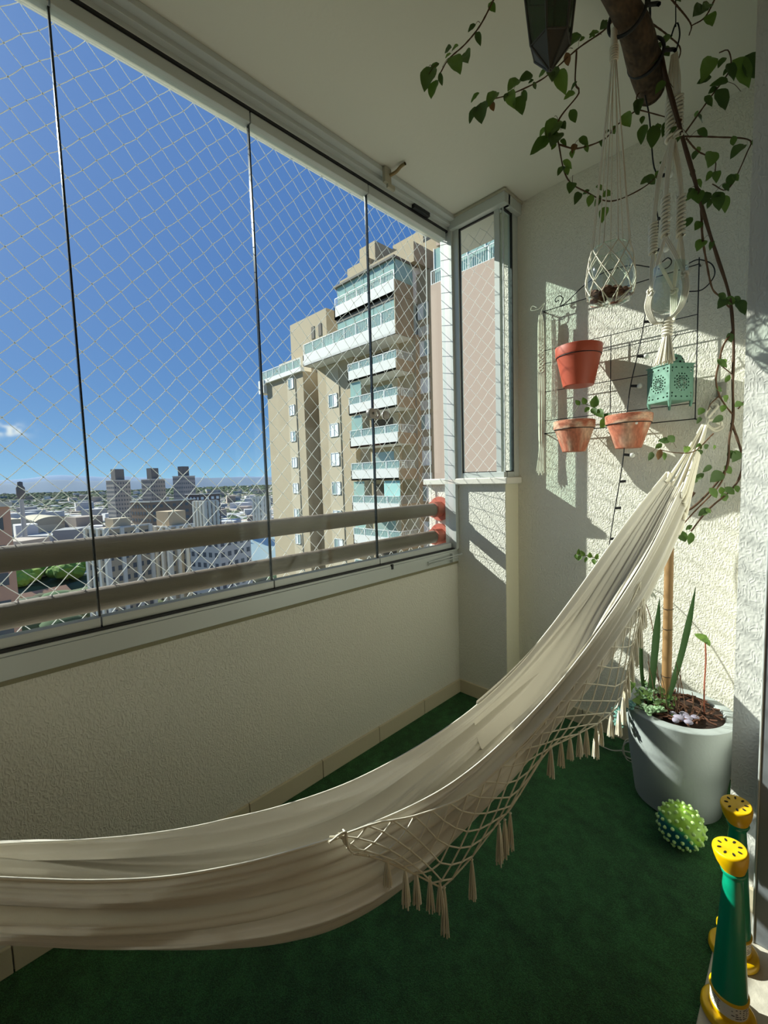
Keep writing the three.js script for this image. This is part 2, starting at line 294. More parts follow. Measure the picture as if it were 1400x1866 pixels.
const TASSELS = [[1.551, .47, .066], [1.507, .422, .087], [1.479, .4, .081], [1.443, .371, .083], [1.416, .345, .079], [1.404, .326, .123], [1.319, .348, .108], [1.226, .393, .11], [1.206, .394, .102], [1.186, .402, .1], [1.025, .516, .091], [.98, .515, .077], [.941, .513, .071], [.897, .511, .076], [.862, .508, .084], [.812, .504, .107], [.788, .502, .073], [.731, .507, .075], [.688, .503, .083], [.663, .538, .084], [.651, .588, .091], [.636, .629, .099], [.614, .677, .102], [.588, .725, .11], [.566, .784, .11], [.543, .834, .103]]; // distance, height, length
{
  const P0 = V(-0.31, 0, -2.1), U = V(-0.26796, 0, 0.96343), N = V(0.96343, 0, 0.26796);
  const lerpTable = (xs, ys, x) => { if (x <= xs[0]) return ys[0]; for (let i = 1; i < xs.length; i++) if (x <= xs[i]) return mix(ys[i - 1], ys[i], (x - xs[i - 1]) / (xs[i] - xs[i - 1])); return ys[ys.length - 1]; };
  const halfWidth = (s) => lerpTable([0, 0.2, 0.5, 0.9, 1.4, 1.8, 2.4, 2.9, 3.3], [0.014, 0.024, 0.042, 0.062, 0.082, 0.09, 0.085, 0.06, 0.02], s);
  const place = (s, off, y) => V(P0.x + U.x * s + N.x * off, y, P0.z + U.z * s + N.z * off);
  const curveOf = (c) => new THREE.CatmullRomCurve3(HAMMOCK.map((h) => V(h[0], h[c], 0)));
  const cF = curveOf(1), cN = curveOf(2), cB = curveOf(3);
  const hm = base('hammock', 'cream cotton hammock with crocheted fringe slung across the balcony', 'hammock', [0, 0, 0]);
  const SN = 240, VN = 220, pos = [], uv = [], idx = [];
  const section = (t) => {
    const f = cF.getPoint(t), n = cN.getPoint(t), b = cB.getPoint(t), s = f.x, w = halfWidth(s);
    const yF = f.y, yN = n.y, yB = Math.min(b.y, Math.min(yF, yN) - 0.02);
    return { s, w, c: new THREE.CatmullRomCurve3([V(-w * 0.95, yF, 0), V(-w * 1.08, mix(yF, yB, 0.5), 0), V(-w * 0.55, mix(yF, yB, 0.9), 0), V(w * 0.2, yB, 0), V(w * 0.85, mix(yN, yB, 0.72), 0), V(w * 1.12, mix(yN, yB, 0.38), 0), V(w * 0.95, yN, 0)]) };
  };
  const surf = (t, v) => {
    const q = section(t), p = q.c.getPoint(v), d = q.c.getTangent(v), s = q.s;
    const gather = smooth(1.5, 0.3, s) + smooth(1.9, 2.9, s);
    const amp = 0.0125 + 0.004 * gather * Math.min(1, q.w / 0.06) + (q.w < 0.06 ? 0.001 : 0);
    const ph = 0.9 * Math.sin(s * 1.7 + v * 3) + 0.4 * Math.sin(s * 4.1 + 2 + v * 5);
    const rg = (x) => 1 - 2 * Math.pow(Math.abs(Math.sin(x)), 0.7);
    const f = (0.75 * rg(v * 24 + ph * 0.5) + 0.5 * rg(v * 41 - ph * 0.4 + 1.3) + 0.18 * rg(v * 66 + ph)) * mix(-1, 1, smooth(0.36, 0.5, v));
    const belly = smooth(0.26, 0.42, v) * smooth(0.78, 0.64, v) * smooth(1.2, 1.6, s) * smooth(2.7, 2.2, s), a = amp * (1 - 0.75 * belly) * (0.35 + 0.65 * smooth(0, 0.05, v) * smooth(1, 0.95, v));
    const nx = -d.y, ny = d.x;
    return place(s, p.x + nx * f * a * 1.3, p.y + ny * f * a * 1.3);
  };
  for (let i = 0; i <= SN; i++) for (let j = 0; j <= VN; j++) {
    const p = surf(i / SN, j / VN); pos.push(p.x, p.y, p.z); uv.push(i / SN * 3, j / VN * 0.9);
    if (i < SN && j < VN) { const a = i * (VN + 1) + j, b = a + VN + 1; idx.push(a, b, a + 1, b, b + 1, a + 1); }
  }
  const g = new THREE.BufferGeometry();
  g.setAttribute('position', new THREE.Float32BufferAttribute(pos, 3)); g.setAttribute('uv', new THREE.Float32BufferAttribute(uv, 2)); g.setIndex(idx); g.computeVertexNormals();
  mesh('cloth', g, M.cloth, hm);
  { // the slack of the cloth folded together between the lips near the wall
    const p2 = [], u2 = [], i2 = [], A = 130, Bn = 60;
    for (let i = 0; i <= A; i++) { const t = 0.004 + 0.40 * i / A, q = section(t), yF = q.c.points[0].y, yN = q.c.points[6].y, yB = q.c.points[3].y, sag = (Math.min(yF, yN) - yB) * mix(0.12, 0.62, smooth(0, 1, i / A));
      for (let j = 0; j <= Bn; j++) { const v = j / Bn, x = mix(-q.w * 0.9, q.w * 0.9, v), f = 0.6 * (2 * Math.pow(Math.abs(Math.sin(v * 13 + q.s * 1.5)), 0.7) - 1) + 0.4 * (2 * Math.pow(Math.abs(Math.sin(v * 23 - q.s)), 0.7) - 1), y = mix(yF, yN, v) - 0.006 - sag * Math.sin(Math.PI * v) + 0.009 * f * smooth(0, 0.1, v) * smooth(1, 0.9, v), p = place(q.s, x, y), on = q.c.getPoint(v), k = smooth(0.45, 1, i / A);
        p.lerp(place(q.s, on.x * 0.96, on.y + 0.012), k);
        p2.push(p.x, p.y, p.z); u2.push(i / A * 1.2, v * 0.6); if (i < A && j < Bn) { const a = i * (Bn + 1) + j, b = a + Bn + 1; i2.push(a, b, a + 1, b, b + 1, a + 1); } } }
    const gf = new THREE.BufferGeometry(); gf.setAttribute('position', new THREE.Float32BufferAttribute(p2, 3)); gf.setAttribute('uv', new THREE.Float32BufferAttribute(u2, 2)); gf.setIndex(i2); gf.computeVertexNormals();
    mesh('cloth_fold', gf, M.cloth, hm);
  }
  const lip = (v) => { const p = []; for (let i = 0; i <= 60; i++) p.push(surf(i / 60, v)); return tube(p, 0.0024, 160, 6); };
  mesh('hem', [lip(0), lip(1)], M.cotton, hm);
  // cords from the gathered cloth to the hook, with a fold of cloth round each
  const ring = V(-0.316, 1.437, -2.075), ring2 = V(-1.19, 1.46, 1.08), cords = [], cords2 = [], loops = [];
  for (let k = 0; k < 20; k++) {
    const v = (k + 0.5) / 20, a = surf(0.0, v), b = surf(1.0, v), in1 = surf(0.012, v);
    cords.push(tube([in1, a, a.clone().lerp(ring, 0.5).add(V(0, -0.004, 0)), ring.clone().add(V((k % 5 - 2) * 0.003, 0, (k % 3 - 1) * 0.003))], (t) => 0.0055 - 0.0022 * t, 18, 6));
    cords2.push(tube([b, b.clone().lerp(ring2, 0.5), ring2], 0.004, 8, 5));
    if (k % 2 === 0) { const q = surf(0.004 + 0.012 * rnd(), v), o = V(0.004, 0.016, 0.006); loops.push(tube([q, q.clone().add(o), q.clone().add(V(-0.004, 0.02, -0.016)), q.clone().add(V(0, 0.002, -0.02))], 0.0045, 12, 6)); }
  }
  mesh('suspension_cords', cords, M.rope, hm); mesh('suspension_cords', cords2, M.rope, hm); mesh('cloth_loops', loops, M.rope, hm);
  mesh('hanging_loop', [tube([ring, V(-0.30, 1.463, -2.085), V(-0.287, 1.484, -2.095), V(-0.303, 1.492, -2.1), V(-0.322, 1.46, -2.085), ring], 0.0058, 30, 8), tube([V(-0.325, 1.43, -2.085), V(-0.298, 1.40, -2.09), V(-0.272, 1.414, -2.09), V(-0.29, 1.436, -2.085), V(-0.318, 1.428, -2.08)], 0.005, 30, 8), tube([V(-0.32, 1.415, -2.08), V(-0.29, 1.39, -2.088), V(-0.268, 1.404, -2.09), V(-0.288, 1.422, -2.083)], 0.0045, 24, 8)], M.rope, hm);
  // crocheted edging: a diamond net hung from the near lip
  const edge = (tab, k, u) => { const m = tab.length - 1, x = clamp01(u) * m, i = Math.min(m - 1, Math.floor(x)), r = x - i, s = mix(tab[i][0], tab[i + 1][0], r); return place(s, halfWidth(s) * k + 0.004, mix(tab[i][1], tab[i + 1][1], r)); };
  const CU = 38, CV = 7, at = (i, j) => { const u = i / CU, v = j / CV, a = edge(FRINGE_TOP, 1.25, u), b = edge(FRINGE_BOTTOM, 1.45, u), p = a.lerp(b, v); p.y -= 0.012 * Math.sin(Math.PI * v); return p.add(N.clone().multiplyScalar(0.01 * Math.sin(Math.PI * v))); };
  const strands = [];
  for (let i = 0; i <= CU; i++) for (let j = 0; j < CV; j++) {
    if ((i + j) & 1) continue;
    for (const s of [-1, 1]) if (i + s >= 0 && i + s <= CU) { const a = at(i, j), b = at(i + s, j + 1); strands.push(rod(a, b, 0.0019, 0.0019, 5), ball(b, 0.0026, 5, 4)); }
  }
  for (let i = 0; i < CU; i++) strands.push(rod(at(i, 0), at(i + 1, 0), 0.0022, 0.0022, 5), rod(at(i, CV), at(i + 1, CV), 0.002, 0.002, 5));
  const knotAt = at(0, 0);
  for (let k = 0; k < 8; k++) strands.push(tube([knotAt.clone().add(V((rnd() - 0.5) * 0.02, 0.004, (rnd() - 0.3) * 0.04)), knotAt.clone().add(V(0.008, 0.008 - 0.01 * rnd(), -0.01)), at(0, 3 * rnd()), at(1, 4)], 0.0019, 12, 5));
  mesh('fringe_net', strands, M.rope, hm);
  const tasselGeo = [0, 1, 2].map((t) => {
    const l = [];
    for (let k = 0; k < 11; k++) { const a = k * 2.4 + t, r = 0.0022 + 0.0068 * Math.sqrt(k / 11), e = 0.9 + 0.12 * rnd(); l.push(tube([V(0, 0, 0), V(Math.cos(a) * r * 0.45, -0.25, Math.sin(a) * r * 0.45), V(Math.cos(a) * r * 0.9, -0.7 * e, Math.sin(a) * r * 0.9), V(Math.cos(a) * r * 1.1, -e, Math.sin(a) * r * 1.1)], 0.0019, 6, 4)); }
    l.push(ball(V(0, -0.03, 0), 0.0045, 6, 5));
    return merged(l);
  });
  TASSELS.forEach(([s, y, len], k) => {
    const m = mesh('tassel', tasselGeo[k % 3], M.rope, hm); m.position.copy(place(s, halfWidth(s) * 1.45 + 0.004, y)); m.scale.set(1, len, 1); m.rotation.y = k;
  });
  const hook = base('hammock_hook', 'small grey metal wall hook holding the hammock cords beside the climbing vine', 'hook', [-0.272, 1.548, ZE]);
  mesh('hook_plate', [box(-0.024, 0.008, -0.028, 0.03, 0, 0.005, 0.002), rod(V(-0.008, 0.02, 0.005), V(-0.008, 0.02, 0.009), 0.005, 0.005, 10), rod(V(-0.008, -0.018, 0.005), V(-0.008, -0.018, 0.009), 0.005, 0.005, 10)], M.zinc, hook);
  mesh('hook_eye', [rod(V(-0.01, 0, 0.004), V(-0.014, -0.03, 0.02), 0.0055, 0.0055, 10), new THREE.TorusGeometry(0.019, 0.0045, 10, 24).rotateY(0.8).translate(-0.022, -0.052, 0.026)], M.zinc, hook);
}

// ------------------------------------------------------------------ wire rack on the end wall and what hangs on it
{
  const z = -2.103, r = 0.0021, g = base('wire_rack', 'black wire wall rack with scrolled top fixed to the end wall', 'wall rack', [0, 0, z]);
  const bar = (x0, y0, x1, y1, t = r) => rod(V(x0, y0, 0), V(x1, y1, 0), t, t, 8);
  mesh('rack_frame', [bar(-0.98, 2.036, -0.358, 2.036), bar(-0.98, 1.446, -0.358, 1.446), bar(-0.98, 2.036, -0.98, 1.43), bar(-0.358, 2.06, -0.358, 1.446)], M.wire, g);
  for (const y of [1.848, 1.786, 1.649, 1.508]) mesh('rack_wire', bar(-0.98, y, -0.358, y, 0.0017), M.wire, g);
  mesh('rack_wire', bar(-0.672, 1.848, -0.672, 1.446, 0.0019), M.wire, g);
  mesh('rack_scroll', tube([V(-0.905, 2.068, 0), V(-0.918, 2.062, 0), V(-0.922, 2.078, 0), V(-0.9, 2.086, 0), V(-0.884, 2.066, 0), V(-0.9, 2.04, 0), V(-0.87, 2.045, 0), V(-0.79, 2.095, 0), V(-0.7, 2.124, 0), V(-0.596, 2.116, 0), V(-0.534, 2.088, 0), V(-0.473, 2.058, 0), V(-0.449, 2.075, 0), V(-0.461, 2.097, 0), V(-0.482, 2.088, 0)], 0.0022, 90, 7), M.wire, g);
  mesh('rack_scroll', tube([V(-0.42, 2.036, 0), V(-0.39, 2.05, 0), V(-0.358, 2.052, 0), V(-0.318, 2.02, 0), V(-0.31, 1.975, 0), V(-0.345, 1.937, 0), V(-0.395, 1.944, 0)], 0.0022, 50, 7), M.wire, g);
  for (const [x, y] of [[-0.98, 2.036], [-0.358, 2.036], [-0.98, 1.446], [-0.358, 1.446]]) mesh('standoff', rod(V(x, y, ZE - z), V(x, y, 0.004), 0.003, 0.003, 8), M.wire, g);
}
function potGeometry(R, r, h, rim, lip) {
  return lathe([[0, 0.006], [r - 0.006, 0.006], [R - 0.008, h - 0.003], [R - 0.004, h], [R, h - 0.002], [R - 0.0015, h - rim], [R - 0.0015 - lip, h - rim - 0.002], [r + 0.002, 0.002], [r, 0], [0, 0]], 44);
}
{
  const p = base('flower_pot', 'tall smooth orange plastic pot at the upper left of the wire rack', 'flower pot', [-0.772, 1.63, -2.0]);
  mesh('pot_shell', potGeometry(0.097, 0.062, 0.172, 0.038, 0.004), M.redPlastic, p);
  const holder = (x, y, zc, R) => [new THREE.TorusGeometry(R, 0.0017, 6, 40).rotateX(Math.PI / 2).translate(0, y, 0), rod(V(-0.03, y, -R * 0.95), V(-0.03, y + 0.03, ZE - zc + 0.026), 0.0017), rod(V(0.03, y, -R * 0.95), V(0.03, y + 0.03, ZE - zc + 0.026), 0.0017)];
  mesh('wire_ring', holder(-0.772, 0.128, -2.0, 0.0925), M.wire, p);
  const clayPot = (x, label) => {
    const o = base('clay_pot', label, 'flower pot', [x, 1.342, -2.0]);
    const sh = mesh('pot_shell', potGeometry(0.088, 0.047, 0.138, 0.034, 0.005), M.clay, o); sh.rotation.y = x * 9;
    mesh('potting_soil', new THREE.CylinderGeometry(0.076, 0.07, 0.02, 28).translate(0, 0.108, 0), M.soil, o);
    mesh('wire_ring', holder(x, 0.10, -2.0, 0.0835), M.wire, o);
    return o;
  };
  clayPot(-0.79, 'weathered terracotta pot with pink mottling, below the orange plastic pot');
  clayPot(-0.568, 'pale streaked terracotta pot below the mint lantern on the rack');
}
// ------------------------------------------------------------------ leaves
function leafGeometry(width, curl, seedv) {                            // pointed oval blade of unit length along +y, folded at the midrib
  const rows = 9, p = [], ix = [];
  for (let i = 0; i <= rows; i++) {
    const t = i / rows, w = width * Math.pow(Math.sin(Math.PI * Math.pow(t, 0.86)), 0.8) * (1 - 0.15 * t) * (i === rows ? 0 : 1) + (i === 0 ? 0.02 : 0);
    for (const k of [-1, 0, 1]) p.push(k * w * 0.5, t, Math.abs(k) * w * 0.22 - curl * t * t + 0.02 * Math.sin(seedv + i * 1.7) * k);
    if (i < rows) for (const k of [0, 1]) { const a = i * 3 + k, b = a + 3; ix.push(a, a + 1, b, a + 1, b + 1, b); }
  }
  const g = new THREE.BufferGeometry(); g.setAttribute('position', new THREE.Float32BufferAttribute(p, 3)); g.setIndex(ix);
  g.setAttribute('uv', new THREE.Float32BufferAttribute(new Float32Array(p.length / 3 * 2), 2)); g.computeVertexNormals(); return g;
}
const leafShapes = [leafGeometry(0.66, 0.12, 0), leafGeometry(0.56, 0.22, 1), leafGeometry(0.74, 0.05, 2)];
function leafOn(parent, a, b, mat, face, shape) {                       // leaf from its stalk a to its tip b, turned to face
  const d = b.clone().sub(a), L = d.length(), y = d.clone().normalize(), x = new THREE.Vector3().crossVectors(y, face).normalize(), z = new THREE.Vector3().crossVectors(x, y);
  const m = mesh('leaf', leafShapes[shape], mat, parent); m.position.copy(a); m.quaternion.setFromRotationMatrix(new THREE.Matrix4().makeBasis(x, y, z)); m.scale.setScalar(L); return m;
}
{
  const s = base('seedling', 'little green seedling growing from the pale terracotta pot', 'plant', [-0.62, 1.452, -2.0]);
  const P = (x, y, z) => V(x + 0.62, y - 1.452, z + 2.0);
  mesh('stem', [tube([P(-0.62, 1.445, -2), P(-0.655, 1.487, -1.99), P(-0.7, 1.525, -1.985), P(-0.735, 1.545, -1.985)], 0.0016, 16, 5), tube([P(-0.735, 1.545, -1.985), P(-0.76, 1.545, -1.985), P(-0.79, 1.51, -1.985)], 0.001, 10, 5)], M.leaf[1], s);
  for (const [x, y, dx, dy, m] of [[-0.7, 1.525, 0.012, 0.045, 0], [-0.705, 1.525, 0.015, -0.03, 3], [-0.69, 1.515, 0.03, -0.035, 0], [-0.735, 1.545, -0.006, 0.026, 1], [-0.76, 1.545, -0.012, 0.02, 1], [-0.66, 1.49, 0.035, -0.03, 3], [-0.645, 1.475, -0.02, -0.04, 2], [-0.72, 1.53, -0.012, -0.02, 1]])
    leafOn(s, P(x, y, -1.985), P(x + dx * 1.1, y + dy * 1.1, -1.97), M.leaf[m], V(0.3, 0.2, 1), 2);
}
{ // climbing plant: woody stems from the big planter up the wall and along the hanging branch
  const STEMS = [{ r: 0.0055, p: [[-.432, 2.507, -1.503], [-.396, 2.472, -1.521], [-.37, 2.446, -1.53], [-.347, 2.349, -1.529], [-.324, 2.247, -1.555], [-.316, 2.207, -1.587], [-.308, 2.143, -1.674], [-.297, 2.065, -1.819], [-.279, 1.977, -1.942], [-.257, 1.866, -2.037], [-.242, 1.713, -2.064], [-.241, 1.555, -2.061], [-.238, 1.435, -2.065], [-.243, 1.355, -2.051], [-.246, 1.253, -2.036], [-.283, 1.173, -2.019], [-.335, 1.103, -1.958], [-.372, 1.083, -1.933]] },
  { r: 0.0042, p: [[-.24, 1.415, -2.06], [-.223, 1.354, -2.072], [-.209, 1.282, -2.078], [-.212, 1.211, -2.066], [-.236, 1.162, -2.036], [-.291, 1.093, -1.973], [-.338, 1.015, -1.945]] },
  { r: 0.0035, p: [[-.307, 2.102, -1.812], [-.308, 2.028, -1.846], [-.307, 1.959, -1.911], [-.294, 1.885, -1.959], [-.276, 1.859, -1.989], [-.253, 1.827, -2.037]] },
  { r: 0.0035, p: [[-.243, 1.753, -2.067], [-.268, 1.694, -2.035], [-.282, 1.64, -2.043], [-.286, 1.579, -2.033], [-.277, 1.522, -2.035], [-.258, 1.481, -2.05], [-.241, 1.446, -2.063]] },
  { r: 0.0022, p: [[-.282, 1.638, -2.043], [-.261, 1.612, -2.047], [-.241, 1.587, -2.065]] },
  { r: 0.0022, p: [[-.277, 1.514, -2.035], [-.3, 1.491, -2.038], [-.312, 1.467, -2.036]] },
  { r: 0.0030, p: [[-.246, 1.253, -2.036], [-.265, 1.183, -2.009], [-.335, 1.083, -1.956], [-.37, 1.021, -1.913]] },
  { r: 0.0022, p: [[-.67, 2.554, -1.147], [-.698, 2.478, -1.115], [-.722, 2.417, -1.07], [-.74, 2.364, -1.031], [-.759, 2.332, -1.009]] },
  { r: 0.0022, p: [[-.454, 2.548, -1.442], [-.495, 2.544, -1.457], [-.539, 2.475, -1.376], [-.575, 2.39, -1.302], [-.602, 2.356, -1.257], [-.645, 2.306, -1.179], [-.692, 2.285, -1.129]] },
  { r: 0.0022, p: [[-.541, 2.467, -1.373], [-.545, 2.384, -1.375], [-.543, 2.361, -1.388], [-.588, 2.292, -1.363], [-.589, 2.224, -1.369], [-.568, 2.133, -1.38], [-.525, 2.086, -1.419], [-.475, 2.061, -1.466], [-.412, 2.09, -1.533], [-.377, 2.141, -1.575], [-.349, 2.224, -1.627]] },
  { r: 0.0022, p: [[-.59, 2.237, -1.37], [-.551, 2.223, -1.408], [-.498, 2.247, -1.464], [-.467, 2.286, -1.5], [-.431, 2.331, -1.541], [-.422, 2.334, -1.551], [-.351, 2.298, -1.619]] },
  { r: 0.0022, p: [[-.34, 2.558, -1.516], [-.304, 2.507, -1.576], [-.31, 2.482, -1.581]] },
  { r: 0.0022, p: [[-.251, 2.559, -1.607], [-.275, 2.523, -1.607], [-.304, 2.499, -1.575]] },
  { r: 0.0022, p: [[-.323, 2.262, -1.643], [-.274, 2.337, -1.672], [-.231, 2.406, -1.695], [-.23, 2.449, -1.687], [-.25, 2.45, -1.667]] },
  { r: 0.0022, p: [[-.325, 2.25, -1.64], [-.263, 2.26, -1.733], [-.193, 2.248, -1.802], [-.193, 2.205, -1.797], [-.233, 2.114, -1.775], [-.268, 2.131, -1.742]] },
  { r: 0.0022, p: [[-.4, 2.554, -1.533], [-.362, 2.524, -1.59], [-.336, 2.479, -1.611], [-.355, 2.424, -1.614]] },
  { r: 0.0022, p: [[-.422, 2.334, -1.551], [-.43, 2.374, -1.547], [-.413, 2.397, -1.568]] },
  { r: 0.0022, p: [[-.318, 2.18, -1.71], [-.3, 2.126, -1.737], [-.269, 2.096, -1.765], [-.247, 2.089, -1.787]] },
  { r: 0.0022, p: [[-.324, 2.253, -1.656], [-.299, 2.218, -1.691], [-.267, 2.198, -1.736], [-.263, 2.163, -1.75]] },
  { r: 0.0022, p: [[-.286, 1.377, -2.01], [-.333, 1.314, -1.955], [-.384, 1.31, -1.903], [-.42, 1.322, -1.868]] },
  { r: 0.0022, p: [[-.222, 1.462, -2.056], [-.197, 1.498, -2.057], [-.178, 1.516, -2.063]] }];
